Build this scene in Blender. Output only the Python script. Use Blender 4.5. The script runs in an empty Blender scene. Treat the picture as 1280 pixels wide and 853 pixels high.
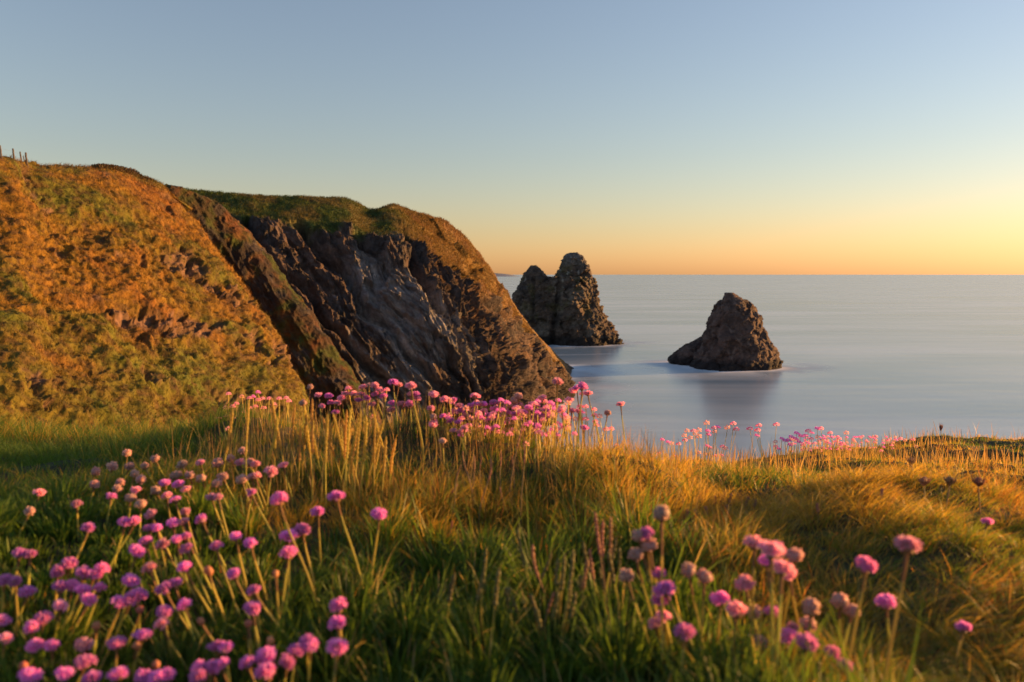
import bpy, math, random
import numpy as np
random.seed(7)
rng = np.random.default_rng(11)
sc = bpy.context.scene
col = sc.collection
R = math.radians

# ------------------------------------------------------------------ camera model
HC = 25.0                      # eye height above the sea
FPX = 28.0 / 36.0 * 1280.0
PITCH = math.atan((426.5 - 343.0) / FPX)
cp, sp = math.cos(PITCH), math.sin(PITCH)

def at(px, py, Y):
    u = (px - 640.0) / FPX; v = (426.5 - py) / FPX
    dx, dy, dz = u, cp + v * sp, -sp + v * cp
    s = Y / dy
    return np.array([dx * s, Y, HC + dz * s])

def proj(P):
    P = np.asarray(P, float)
    rx, ry, rz = P[..., 0], P[..., 1], P[..., 2] - HC
    f = ry * cp - rz * sp; u = rx / f; v = (ry * sp + rz * cp) / f
    return 640 + u * FPX, 426.5 - v * FPX

SUN_AZ, SUN_EL = 73.0, 6.3

# ------------------------------------------------------------------ noise
def _hash(ix, iy, iz, seed):
    h = (ix.astype(np.int64) * 374761393 + iy.astype(np.int64) * 668265263 + iz.astype(np.int64) * 2147483647 + seed * 974711) & 0xffffffff
    h = ((h ^ (h >> 13)) * 1274126177) & 0xffffffff
    h = ((h ^ (h >> 15)) * 2246822519) & 0xffffffff
    h = h ^ (h >> 16)
    return (h & 0xffffff) / float(0xffffff)

def vnoise(p, seed=0):
    p = np.asarray(p, float)
    i = np.floor(p); f = p - i; f = f * f * f * (f * (f * 6 - 15) + 10)
    ix, iy, iz = i[..., 0].astype(np.int64), i[..., 1].astype(np.int64), i[..., 2].astype(np.int64)
    r = 0
    for dx in (0, 1):
        wx = f[..., 0] if dx else 1 - f[..., 0]
        for dy in (0, 1):
            wy = f[..., 1] if dy else 1 - f[..., 1]
            for dz in (0, 1):
                wz = f[..., 2] if dz else 1 - f[..., 2]
                r = r + _hash(ix + dx, iy + dy, iz + dz, seed) * wx * wy * wz
    return r                                           # 0..1

ROT = np.array([[0.0, 0.8, 0.6], [-0.8, 0.36, -0.48], [-0.6, -0.48, 0.64]])
def fbm(p, octv=4, seed=0, gain=0.5):
    p = np.asarray(p, float); a = 1.0; s = 0; t = 0
    for k in range(octv):
        s = s + a * (vnoise(p, seed + k) * 2 - 1); t += a
        p = (p @ ROT.T) * 2.03 + 3.7; a *= gain
    return s / t

def ridged(p, octv=4, seed=0, gain=0.5):
    p = np.asarray(p, float); a = 1.0; s = 0; t = 0
    for k in range(octv):
        s = s + a * (1 - np.abs(vnoise(p, seed + k) * 2 - 1)) ** 2; t += a
        p = p * 2.07 + 5.1; a *= gain
    return s / t

def facets(p, seed=0, tilt=1.0):
    p = np.asarray(p, float); sh = p.shape[:-1]; p = p.reshape(-1, 3); i = np.floor(p)
    best = np.full(len(p), 1e9); val = np.zeros(len(p))
    for dx in (-1, 0, 1):
        for dy in (-1, 0, 1):
            for dz in (-1, 0, 1):
                c = i + [dx, dy, dz]; a, b, d = c[:, 0], c[:, 1], c[:, 2]
                h = [_hash(a, b, d, seed + k) for k in range(3)]
                q = c + np.stack(h, -1); dd = ((p - q) ** 2).sum(-1); m = dd < best
                g = [_hash(a, b, d, seed + 10 + k) * 2 - 1 for k in range(4)]
                v = g[3] * .5 + tilt * ((p - q) * np.stack(g[:3], -1)).sum(-1)
                val[m] = v[m]; best[m] = dd[m]
    return val.reshape(sh)

def sstep(a, b, x):
    t = np.clip((x - a) / (b - a), 0, 1); return t * t * (3 - 2 * t)

def mixc(a, b, t):
    return a + (b - a) * np.asarray(t)[..., None]

# ------------------------------------------------------------------ mesh helpers
def link(name, me, mats=(), parent=None):
    o = bpy.data.objects.new(name, me)
    for m in mats:
        if m is not None and me is not None and m.name not in [x.name for x in me.materials if x]:
            me.materials.append(m)
    col.objects.link(o)
    if parent is not None: o.parent = parent
    return o

def tag(o, label=None, cat=None, group=None, kind=None):
    if label: o['label'] = label
    if cat: o['category'] = cat
    if group: o['group'] = group
    if kind: o['kind'] = kind
    return o

def np_mesh(name, V, F, C=None, smooth=True, M=None, Q=None):
    """F: (n,4) or (n,3) arrays, or a list of such arrays."""
    me = bpy.data.meshes.new(name)
    V = np.ascontiguousarray(V, np.float32)
    Fs = F if isinstance(F, list) else [F]
    idx = np.concatenate([f.ravel() for f in Fs]).astype(np.int32)
    cnt = np.concatenate([np.full(len(f), f.shape[1], np.int32) for f in Fs])
    st = np.concatenate([[0], np.cumsum(cnt)[:-1]]).astype(np.int32)
    me.vertices.add(len(V)); me.vertices.foreach_set('co', V.ravel())
    me.loops.add(len(idx)); me.loops.foreach_set('vertex_index', idx)
    me.polygons.add(len(cnt)); me.polygons.foreach_set('loop_start', st)
    me.polygons.foreach_set('loop_total', cnt)
    me.polygons.foreach_set('use_smooth', np.full(len(cnt), smooth))
    if M is not None: me.polygons.foreach_set('material_index', np.asarray(M, np.int32))
    if C is not None:
        a = me.attributes.new('col', 'FLOAT_COLOR', 'POINT')
        c4 = np.ones((len(V), 4), np.float32); c4[:, :3] = C
        a.data.foreach_set('color', c4.ravel())
    if Q is not None:
        a = me.attributes.new('strata', 'FLOAT_VECTOR', 'POINT'); a.data.foreach_set('vector', np.ascontiguousarray(Q, np.float32).ravel())
    me.update(calc_edges=True)
    return me

def grid_faces(nu, nv, wrap=False):
    i = np.arange(nu - (0 if wrap else 1))[:, None]; j = np.arange(nv - 1)[None, :]
    i2 = (i + 1) % nu
    a = i * nv + j; b = i2 * nv + j; c = i2 * nv + j + 1; d = i * nv + j + 1
    return np.stack([a, b, c, d], -1).reshape(-1, 4)

def catmull(P, n):
    """P: (k, ...) -> (n, ...) through the points."""
    k = len(P)
    Pe = np.concatenate([(2 * P[0] - P[1])[None], P, (2 * P[-1] - P[-2])[None]])
    t = np.linspace(0, k - 1, n); i = np.minimum(t.astype(int), k - 2); f = (t - i)
    sh = (-1,) + (1,) * (P.ndim - 1); f = f.reshape(sh)
    p0, p1, p2, p3 = Pe[i], Pe[i + 1], Pe[i + 2], Pe[i + 3]
    return 0.5 * ((2 * p1) + (-p0 + p2) * f + (2 * p0 - 5 * p1 + 4 * p2 - p3) * f ** 2 + (-p0 + 3 * p1 - 3 * p2 + p3) * f ** 3)

def normals(G):
    du = np.gradient(G, axis=0); dv = np.gradient(G, axis=1)
    n = np.cross(du, dv); n /= np.linalg.norm(n, axis=-1, keepdims=True) + 1e-9
    return n

# ------------------------------------------------------------------ materials
def new_mat(name):
    m = bpy.data.materials.new(name); m.use_nodes = True
    nt = m.node_tree; nt.nodes.clear()
    return m, nt, nt.nodes, nt.links

def land_mat(name, scale=3.0, rough=0.9, bump=0.5, bdist=0.1, var=0.35, strata=False):
    m, nt, N, L = new_mat(name)
    out = N.new('ShaderNodeOutputMaterial'); b = N.new('ShaderNodeBsdfPrincipled')
    a = N.new('ShaderNodeAttribute'); a.attribute_name = 'col'
    tc = N.new('ShaderNodeTexCoord')
    n1 = N.new('ShaderNodeTexNoise'); n1.inputs['Scale'].default_value = scale; n1.inputs['Detail'].default_value = 8; n1.inputs['Roughness'].default_value = 0.7
    L.new(tc.outputs['Object'], n1.inputs['Vector'])
    mr = N.new('ShaderNodeMapRange'); mr.inputs['From Min'].default_value = 0.3; mr.inputs['From Max'].default_value = 0.7
    mr.inputs['To Min'].default_value = 1 - var; mr.inputs['To Max'].default_value = 1 + var
    L.new(n1.outputs['Fac'], mr.inputs['Value'])
    mx = N.new('ShaderNodeVectorMath'); mx.operation = 'SCALE'
    L.new(a.outputs['Color'], mx.inputs[0]); L.new(mr.outputs['Result'], mx.inputs['Scale'])
    L.new(mx.outputs['Vector'], b.inputs['Base Color'])
    b.inputs['Roughness'].default_value = rough
    b.inputs['Specular IOR Level'].default_value = 0.25
    bp = N.new('ShaderNodeBump'); bp.inputs['Strength'].default_value = bump; bp.inputs['Distance'].default_value = bdist
    hsrc = n1.outputs['Fac']
    if strata:
        sa = N.new('ShaderNodeAttribute'); sa.attribute_name = 'strata'
        n2 = N.new('ShaderNodeTexNoise'); n2.inputs['Scale'].default_value = 2.2; n2.inputs['Detail'].default_value = 7; n2.inputs['Roughness'].default_value = .65; n2.inputs['Distortion'].default_value = .4
        L.new(sa.outputs['Vector'], n2.inputs['Vector'])
        m2 = N.new('ShaderNodeMapRange'); m2.inputs['From Min'].default_value = .35; m2.inputs['From Max'].default_value = .65; m2.inputs['To Min'].default_value = .5; m2.inputs['To Max'].default_value = 1.5
        L.new(n2.outputs['Fac'], m2.inputs['Value'])
        mm = N.new('ShaderNodeMath'); mm.operation = 'MULTIPLY'; L.new(m2.outputs[0], mm.inputs[0]); L.new(mr.outputs['Result'], mm.inputs[1])
        L.new(mm.outputs[0], mx.inputs['Scale'])
        ad = N.new('ShaderNodeMath'); ad.operation = 'MULTIPLY_ADD'; ad.inputs[1].default_value = 1.6; L.new(n2.outputs['Fac'], ad.inputs[0]); L.new(n1.outputs['Fac'], ad.inputs[2]); hsrc = ad.outputs[0]
    L.new(hsrc, bp.inputs['Height']); L.new(bp.outputs['Normal'], b.inputs['Normal'])
    L.new(b.outputs['BSDF'], out.inputs['Surface'])
    return m

def leaf_mat(name, color=None, trans=0.45, rough=0.6, tint=(1, 1, 1), spec=0.3, nscale=None):
    """thin vegetation: diffuse + light passing through"""
    m, nt, N, L = new_mat(name)
    out = N.new('ShaderNodeOutputMaterial'); b = N.new('ShaderNodeBsdfPrincipled'); t = N.new('ShaderNodeBsdfTranslucent')
    mx = N.new('ShaderNodeMixShader'); mx.inputs[0].default_value = trans
    b.inputs['Roughness'].default_value = rough; b.inputs['Specular IOR Level'].default_value = spec
    if color is None:
        a = N.new('ShaderNodeAttribute'); a.attribute_name = 'col'; src = a.outputs['Color']
    else:
        oi = N.new('ShaderNodeObjectInfo'); hs = N.new('ShaderNodeHueSaturation')
        hs.inputs['Color'].default_value = (*color, 1)
        r1 = N.new('ShaderNodeMapRange'); r1.inputs['To Min'].default_value = 0.475; r1.inputs['To Max'].default_value = 0.52
        r2 = N.new('ShaderNodeMapRange'); r2.inputs['To Min'].default_value = 0.72; r2.inputs['To Max'].default_value = 1.12
        fr = N.new('ShaderNodeMath'); fr.operation = 'MULTIPLY'; fr.inputs[1].default_value = 17.3; fr2 = N.new('ShaderNodeMath'); fr2.operation = 'FRACT'
        L.new(oi.outputs['Random'], fr.inputs[0]); L.new(fr.outputs[0], fr2.inputs[0])
        L.new(oi.outputs['Random'], r1.inputs['Value']); L.new(fr2.outputs[0], r2.inputs['Value'])
        L.new(r1.outputs['Result'], hs.inputs['Hue']); L.new(r2.outputs['Result'], hs.inputs['Value'])
        src = hs.outputs['Color']
    L.new(src, b.inputs['Base Color'])
    g = N.new('ShaderNodeVectorMath'); g.operation = 'MULTIPLY'; g.inputs[1].default_value = tint
    L.new(src, g.inputs[0]); L.new(g.outputs['Vector'], t.inputs['Color'])
    L.new(b.outputs['BSDF'], mx.inputs[1]); L.new(t.outputs['BSDF'], mx.inputs[2]); L.new(mx.outputs[0], out.inputs['Surface'])
    return m

M_slope = land_mat('slope_turf', 2.2, bump=0.8, bdist=0.25, var=0.4)
M_cliff = land_mat('cliff_rock', 1.1, rough=0.8, bump=1.0, bdist=0.6, var=0.4, strata=True)
M_stack = land_mat('stack_rock', 0.8, rough=0.85, bump=0.9, bdist=0.5, var=0.5)
M_soil = land_mat('turf_soil', 30, bump=0.4, bdist=0.01)
M_grass = leaf_mat('grass_blade', trans=0.58, tint=(1.3, 1.15, 0.7), rough=.45, spec=.4)
M_hillgrass = leaf_mat('hill_grass_blade', trans=0.35)
M_stem = leaf_mat('flower_stem', (0.60, 0.53, 0.13), trans=0.45, rough=0.5)
M_sheath = leaf_mat('dry_sheath', (0.30, 0.17, 0.07), trans=0.3)
M_pink = leaf_mat('fresh_petal', (0.88, 0.38, 0.76), trans=0.55, tint=(1.2, 0.9, 1.0))
M_mid = leaf_mat('paling_petal', (0.92, 0.54, 0.66), trans=0.55, tint=(1.2, 0.9, 0.9))
M_fade = leaf_mat('faded_petal', (0.90, 0.58, 0.48), trans=0.55)
M_core = leaf_mat('papery_calyx', (0.42, 0.23, 0.20), trans=0.1)
M_bud = leaf_mat('bud_bract', (0.62, 0.24, 0.14), trans=0.3)
M_spike_g = leaf_mat('green_seed_spike', (0.19, 0.17, 0.06), trans=0.25)
M_spike_y = leaf_mat('golden_seed_spike', (0.62, 0.45, 0.11), trans=0.5)
M_spike_r = leaf_mat('russet_seed_spike', (0.40, 0.20, 0.12), trans=0.3)
M_dry = leaf_mat('dry_stalk', (0.30, 0.21, 0.10), trans=0.2)

# ------------------------------------------------------------------ world, sun
w = bpy.data.worlds.new('World'); sc.world = w; w.use_nodes = True
nt = w.node_tree; N = nt.nodes; L = nt.links
bg = N['Background']
sky = N.new('ShaderNodeTexSky'); sky.sky_type = 'NISHITA'; sky.sun_disc = False
sky.sun_elevation = R(SUN_EL); sky.sun_rotation = R(SUN_AZ)
sky.altitude = 0; sky.air_density = 1.3; sky.dust_density = 0.4; sky.ozone_density = 3.3
hs_ = N.new('ShaderNodeHueSaturation'); hs_.inputs['Saturation'].default_value = 0.90
gr_ = N.new('ShaderNodeVectorMath'); gr_.operation = 'MULTIPLY'; gr_.inputs[1].default_value = (1.21, 0.935, 0.89)
L.new(sky.outputs[0], hs_.inputs['Color']); L.new(hs_.outputs[0], gr_.inputs[0]); L.new(gr_.outputs[0], bg.inputs['Color']); bg.inputs['Strength'].default_value = 0.12

sl = bpy.data.lights.new('sun', 'SUN'); sl.energy = 5.0; sl.angle = R(0.6); sl.color = (1.0, 0.50, 0.15)
so = bpy.data.objects.new('sun', sl); col.objects.link(so)
from mathutils import Vector
S = Vector((math.sin(R(SUN_AZ)) * math.cos(R(SUN_EL)), math.cos(R(SUN_AZ)) * math.cos(R(SUN_EL)), math.sin(R(SUN_EL))))
so.rotation_euler = S.to_track_quat('Z', 'Y').to_euler(); so.location = (60, 40, 60)

# ------------------------------------------------------------------ near clifftop ground
CT = [(640,853,.9),(300,853,.9),(0,853,.88),(1000,853,.86),(1280,853,.88),
      (0,700,1.15),(0,640,1.5),(120,600,1.8),(0,545,3.0),(-200,545,3.0),(200,562,2.4),(300,548,2.2),(420,552,2.1),(520,540,2.0),(600,562,2.1),
      (300,640,1.45),(450,640,1.45),(300,740,1.1),(560,700,1.25),(640,625,1.6),(680,572,1.9),
      (750,598,1.62),(840,600,1.68),(750,668,1.46),(750,760,1.12),(860,670,1.42),(860,760,1.08),
      (920,628,1.62),(1000,640,1.5),(1120,672,1.3),(1250,690,1.24),(1030,745,1.12),(1120,800,.98),(1250,790,1.0),
      (1050,615,2.2),(1250,622,2.2),(900,606,2.7),(1050,592,3.1),(1250,592,3.1),
      (820,585,3.6),(900,586,4.2),(1000,577,4.4),(1080,566,4.5),(1200,556,4.5),(1280,552,4.5)]
cw = [at(*c) for c in CT]
for (x, y, z) in [(-1, 0, -.5), (0, 0, -.52), (1, 0, -.52), (-3, -2, -.5), (3, -2, -.7), (0, -4, -.4), (-4, 3, -.8), (-6, 0, -.5), (6, 4, -1.5), (8, 0, -1.6), (2.4, 1, -.72), (5, 6, -1.6), (-6, -8, 0), (8, -8, -1), (12, 3, -2.4), (12, -8, -2)]:
    cw.append(np.array([x, y, HC + z]))
cw = np.array(cw)
def _tps(r2): return 0.5 * r2 * np.log(r2 + 1e-9)
_n = len(cw)
_K = _tps(((cw[:, None, :2] - cw[None, :, :2]) ** 2).sum(-1)) + np.eye(_n) * 0.01
_A = np.zeros((_n + 3, _n + 3)); _A[:_n, :_n] = _K; _A[:_n, _n] = 1; _A[:_n, _n + 1:] = cw[:, :2]; _A[_n:, :_n] = _A[:_n, _n:].T
_W = np.linalg.solve(_A, np.concatenate([cw[:, 2] - HC, [0, 0, 0]]))
EX = [-40, -6, -1.6, -.6, 0, .5, .9, 1.4, 3, 8, 40]; EY = [3.4, 3.4, 3.0, 2.45, 2.3, 2.7, 3.8, 4.5, 4.9, 5.4, 6.0]
HUMPS = [(at(300, 560, 2.15), .16, .055), (at(530, 548, 1.98), .10, .055), (at(800, 590, 1.75), .12, .03), (at(640, 585, 1.9), .1, .03)]
def hump_w(x, y, k=slice(0, 2)):
    return sum(np.exp(-(((x - c[0]) / r) ** 2 + ((y - c[1]) / r) ** 2)) for c, r, a in HUMPS[k])
def ground_z(x, y, fine=True):
    x = np.asarray(x, float); y = np.asarray(y, float)
    xs, ys = np.clip(x, -6, 12), np.clip(y, -8, 6)
    r2 = (xs[..., None] - cw[:, 0]) ** 2 + (ys[..., None] - cw[:, 1]) ** 2
    z = (_tps(r2) * _W[:_n]).sum(-1) + _W[_n] + _W[_n + 1] * xs + _W[_n + 2] * ys
    z = np.clip(z, -3, 0.3)
    for c, r, a in HUMPS: z = z + a * np.exp(-(((x - c[0]) / r) ** 2 + ((y - c[1]) / r) ** 2))
    ye = np.interp(x, EX, EY)
    t = np.maximum(0, y - ye)
    z = z - np.where(t < 2, 0.28 * t * t, 1.12 + (t - 2) * 1.5) - np.maximum(0, x - 9) * 0.12
    if fine:
        p = np.stack([x, y, x * 0], -1)
        hum = sstep(.15, .5, x) * sstep(1.25, 1.6, y)
        z = z + 0.022 * fbm(p * 3.1, 3, 5) + 0.012 * fbm(p * 9, 2, 9) + hum * (.055 * fbm(p * [2.6, 2.6, 1], 2, 15) + .03 * (ridged(p * [4.5, 4.5, 1], 2, 16) - .5))
    return np.maximum(z + HC, -1.5)

def axis(lo, a, b, hi, fine_step, n_out):
    l = a - (np.linspace(1, 0, n_out, endpoint=False) ** 2) * (a - lo)
    h = b + (np.linspace(0, 1, n_out + 1)[1:] ** 2) * (hi - b)
    return np.concatenate([l, np.arange(a, b, fine_step), h])
gx = axis(-45, -2.6, 3.6, 45, 0.02, 40); gy = axis(-30, 0.2, 5.6, 28, 0.02, 40)
GX, GY = np.meshgrid(gx, gy, indexing='ij')
GZ = np.stack([ground_z(GX[i], GY[i]) for i in range(len(gx))])
G = np.stack([GX, GY, GZ], -1)
gc = mixc(np.array([.035, .035, .012]), np.array([.09, .065, .025]), sstep(-.3, .4, fbm(G * 4, 3, 2)))
o = link('clifftop_ground', np_mesh('clifftop_ground', G.reshape(-1, 3), grid_faces(len(gx), len(gy)), gc.reshape(-1, 3)), [M_soil])
tag(o, 'grassy clifftop ground in the foreground', kind='structure')

# ------------------------------------------------------------------ grass blades
def blades(name, base, h, wd, lean, ldir, C, mat, curl=0.5, up=None):
    """base (n,3), h, wd, lean (n,), ldir angle (n,), C (n,3): each blade 7 vertices"""
    n = len(base)
    d = np.stack([np.cos(ldir), np.sin(ldir), np.zeros(n)], -1)
    fa = rng.uniform(0, 2 * np.pi, n)
    sd = np.stack([np.cos(fa), np.sin(fa), np.zeros(n)], -1)
    V = np.zeros((n, 7, 3)); 
    ts = [0, .4, .75, 1.0]; ws = [1, .85, .5, 0]
    k = 0
    for t, wv in zip(ts, ws):
        out = lean * (t ** 1.7) * h
        zz = h * (t - curl * 0.5 * np.minimum(lean, 1.4) * t ** 2.5)
        c = base + d * out[:, None]; c[:, 2] += zz
        if t < 1:
            V[:, k] = c - sd * (wd * wv * .5)[:, None]; V[:, k + 1] = c + sd * (wd * wv * .5)[:, None]; k += 2
        else: V[:, k] = c
    b = (np.arange(n) * 7)[:, None]
    Q = np.concatenate([b + [0, 1, 3, 2], b + [2, 3, 5, 4]]); T = b + [4, 5, 6]
    CC = np.repeat(C[:, None, :], 7, 1).reshape(-1, 3)
    return np_mesh(name, V.reshape(-1, 3), [Q, T], CC)

def near_grass():
    bands = [(0.45, 1.0, 62000), (1.0, 1.7, 34000), (1.7, 2.7, 15000), (2.7, 4.0, 7500), (4.0, 5.6, 5200)]
    P = []
    for y0, y1, dens in bands:
        x0, x1 = -0.70 * y1 - .12, 0.70 * y1 + .12
        n = int((x1 - x0) * (y1 - y0) * dens)
        x = rng.uniform(x0, x1, n); y = rng.uniform(y0, y1, n)
        k = np.abs(x) < 0.70 * y + .14
        P.append(np.stack([x[k], y[k], y[k] * 0], -1))
    # thinner cover further out, for a step to the side
    n = 26000; x = rng.uniform(-4.5, 6.5, n); y = rng.uniform(-.2, 6.2, n)
    k = np.abs(x) >= 0.70 * y + .14; P.append(np.stack([x[k], y[k], y[k] * 0], -1))
    n = 120000; y = rng.uniform(.25, 3.2, n); x = (.66 * y + rng.uniform(0, 1, n) ** 1.5 * 2.4) * np.where(rng.uniform(0, 1, n) < .5, 1, -1); P.append(np.stack([x, y, y * 0], -1))
    P = np.concatenate(P)
    # pull blades to tussock centres
    cell = 0.085
    ci = np.floor(P[:, :2] / cell); rx = _hash(ci[:, 0], ci[:, 1], ci[:, 0] * 0, 3); ry = _hash(ci[:, 0], ci[:, 1], ci[:, 0] * 0, 4)
    cen = (ci + .25 + .5 * np.stack([rx, ry], -1)) * cell
    pull = rng.uniform(0, .55, len(P))[:, None]
    off = P[:, :2] - cen; ang = np.arctan2(off[:, 1], off[:, 0])
    P[:, :2] = cen + off * (1 - pull)
    P[:, 2] = np.concatenate([ground_z(P[i:i + 40000, 0], P[i:i + 40000, 1]) for i in range(0, len(P), 40000)])
    px, py = proj(P)
    n = len(P)
    nz = fbm(P * [2.2, 2.2, 0], 3, 21); nz2 = fbm(P * [6, 6, 0], 2, 33); tus = _hash(ci[:, 0], ci[:, 1], ci[:, 0] * 0, 8)
    x, y = P[:, 0], P[:, 1]
    # lush broad green grass: foreground centre and left; fine fescue elsewhere
    lush = sstep(-.1, .35, nz * .7 + nz2 * .3 + .45 - .9 * sstep(.15, .45, x) - 1.0 * sstep(1.25, 1.55, y))
    lush = (rng.uniform(0, 1, n) < lush)
    far = sstep(2.3, 3.2, y)
    h = np.where(lush, rng.uniform(.035, .085, n), rng.uniform(.025, .065, n)) * (0.75 + .5 * tus)
    h = np.where(lush & (rng.uniform(0, 1, n) < .12) & (np.abs(x - .05) < .35), h * 1.5, h)
    h *= 1 - .45 * sstep(.3, .9, x) * sstep(1.9, 2.6, y)
    h = np.where((y > 2.7), h * .75, h)
    h = h * (1 - .40 * sstep(1.55, 1.75, y) * sstep(.42, .3, x) * sstep(2.8, 2.3, y))
    wd = np.where(lush, rng.uniform(.0022, .0042, n), rng.uniform(.0009, .0018, n)) * (1 + .35 * far)
    # right-hand tussocks sweep away from the sea wind, to the right and towards the eye
    lean = np.where(lush, rng.uniform(.1, .8, n), rng.uniform(.2, 1.1, n))
    ld = ang + rng.normal(0, .5, n)
    tz = sstep(.3, .55, x) * (1 - sstep(1.5, 1.9, y))
    lean = lean + tz * .35; ld = np.where(rng.uniform(0, 1, n) < tz * .45, -.9 + rng.normal(0, .7, n), ld)
    h = h * (1 - .32 * sstep(.02, -.15, x) * sstep(1.45, 1.15, y)); h = h * (1 + .7 * sstep(-.5, -.9, x) * sstep(1.7, 2.2, y)) * (.55 + 1.0 * vnoise(P * [6, 6, 0], 66) ** 1.3)
    green = np.array([.125, .215, .030]); dkgreen = np.array([.055, .105, .020]); olive = np.array([.26, .22, .038])
    gold = np.array([.58, .38, .060]); rust = np.array([.40, .17, .045]); straw = np.array([.52, .40, .15])
    C = np.where(lush[:, None], mixc(dkgreen, green, rng.uniform(0, 1, n)), mixc(green, olive, rng.uniform(0, 1, n)))
    gm = np.clip(.42 + .9 * nz2 + .5 * sstep(1.2, 1.7, y) - .35 * (1 - sstep(1.15, 1.5, y)), 0, .92)
    sel = (~lush) & (rng.uniform(0, 1, n) < gm); C[sel] = mixc(olive, gold, rng.uniform(.3, 1.1, n))[sel]
    sel = (~lush) & (rng.uniform(0, 1, n) < .10 + .25 * sstep(.1, .5, fbm(P * [3, 3, 0], 2, 77))); C[sel] = mixc(rust, gold, rng.uniform(0, .6, n))[sel]
    sel = rng.uniform(0, 1, n) < .05; C[sel] = straw * rng.uniform(.6, 1.1, (n, 1))[sel]
    grn = (~lush) & (fbm(P * [1.9, 1.9, 0], 3, 91) > .12) & (y > 1.25) & (x > .45) & (rng.uniform(0, 1, n) < .75)
    C[grn] = mixc(dkgreen, green * 1.2, rng.uniform(0, 1, n))[grn]
    hw = hump_w(x, y); sel = rng.uniform(0, 1, n) < hw * 1.3; C[sel] = mixc(dkgreen * .8, green * .7, rng.uniform(0, 1, n))[sel]  # humps coloured darker green to paint in their shadow side
    lg = sstep(-.35, -.8, x) * .75 + .65 * sstep(-.05, .3, fbm(P * [1.8, 1.8, 0], 3, 97)) * sstep(.35, .1, x)
    sel = (rng.uniform(0, 1, n) < lg) & (y > 1.2); C[sel] = mixc(dkgreen, green * 1.1, rng.uniform(0, 1, n))[sel]
    me = blades('clifftop_grass', P, h, wd, lean, ld, C, M_grass)
    o = link('clifftop_grass', me, [M_grass])
    tag(o, 'green and golden grass growing over the clifftop', 'grass', kind='stuff')
near_grass()

# ------------------------------------------------------------------ left hillside
def loft(rows, nu, nv):
    """rows: array (ncols, nrows, 3)"""
    g = catmull(rows, nu); g = np.swapaxes(catmull(np.swapaxes(g, 0, 1), nv), 0, 1)
    return g

def cols_to_grid(cols, back, extra_left=(), extra_right=()):
    T = []
    for c in cols:
        pts = [at(*p) for p in c]
        T.append([pts[0] + np.array(b) for b in back] + pts)
    T = list(extra_left) + T
    for e in extra_right: T.append([np.array(p) + np.array(e) for p in T[-1]])
    return np.array(T)

grassC = dict(green=np.array([.075, .095, .012]), gold=np.array([.20, .105, .012]), rust=np.array([.20, .065, .015]), brown=np.array([.085, .045, .018]), rock=np.array([.20, .15, .14]), dark=np.array([.04, .032, .028]))

hc = [[(-420,140,50),(-430,250,43),(-440,380,35),(-440,500,28),(-440,680,22)],
      [(-190,182,54),(-200,270,47),(-200,380,39),(-200,500,31),(-200,640,25)],
      [(0,196,58),(0,280,51),(0,380,43),(0,480,35),(0,620,28)],
      [(45,206,62),(60,285,55),(70,380,47),(75,480,39),(75,620,31)],
      [(90,207,65),(110,290,58),(130,380,50),(145,480,42),(150,620,34)],
      [(140,209,69),(170,290,62),(190,380,54),(215,480,46),(225,620,38)],
      [(175,220,73),(215,290,66),(250,380,59),(285,475,51),(300,620,43)],
      [(205,234,76),(266,305,71),(318,375,66),(368,460,60),(420,620,50)]]
hg = cols_to_grid(hc, [(-6, 40, -2.0), (-2, 12, -1.2)], (), [(-2.0, 5, -1.5), (-4.0, 9, -6), (-5.5, 13, -13)])
# near-left continuation so the slope meets the clifftop beyond the frame
H = loft(hg, 560, 520)
Nn = normals(H); Nn *= np.sign(Nn[..., 2:3].mean())
fl = H.reshape(-1, 3)
wpt = H + 1.5 * np.stack([fbm(H * .25, 2, 61), fbm(H * .25, 2, 62), fbm(H * .25, 2, 63)], -1)
big = fbm(wpt * .16, 3, 1); med = fbm(wpt * .55, 3, 2); tuf = ridged(H * [1.3, 1.3, 1.5], 3, 4)
rockm = sstep(.22, .42, fbm(wpt * [.22, .22, .42], 5, 17, .6) + .25 * (np.linspace(0, 1, H.shape[0])[:, None] - .55))
rockm *= sstep(.30, .42, np.linspace(0, 1, H.shape[1])[None, :] + 0 * rockm)
rr = ridged(H * [.9, .5, 1.3], 4, 29)
D = 1.0 * big - .25 + .40 * med * (1 - .3 * rockm) + .22 * fbm(H * 2.2, 3, 8) + .6 * rockm * facets(wpt * [.7, .7, 1.3], 501) + .28 * (tuf - .5) * (1 - rockm) + rockm * (.9 * (rr - .55) - .35)
fade = sstep(0, .1, np.linspace(0, 1, H.shape[1]))[None, :]
crest_soft = .35 + .65 * sstep(.33, .5, np.linspace(0, 1, H.shape[1]))[None, :]
H2 = H + Nn * (D * fade * crest_soft)[..., None]
g1 = sstep(-.25, .3, fbm(wpt * .35, 3, 41)); g2 = sstep(-.25, .6, fbm(wpt * .22, 5, 43, .65)); g3 = sstep(-.2, .5, fbm(H * 2.6, 3, 44))
HCc = mixc(mixc(grassC['gold'], grassC['green'], .85 * sstep(-.15, .45, fbm(wpt * .2, 5, 47, .6))), grassC['rust'], .65 * g2)
HCc = mixc(HCc, grassC['green'] * 1.15, .6 * sstep(.62, .85, np.linspace(0, 1, H.shape[1])[None, :] + .25 * fbm(wpt * .3, 3, 49)))
HCc = mixc(HCc, grassC['brown'], .75 * g3)
HCc = mixc(HCc, np.array([.035, .035, .010]), .55 * sstep(.30, .5, fbm(wpt * [1.3, 1.3, 1.3] + 31, 4, 48)))
HCc = mixc(HCc, mixc(np.array([.10, .058, .036]), np.array([.20, .115, .075]), g3), rockm * .85)
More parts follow.
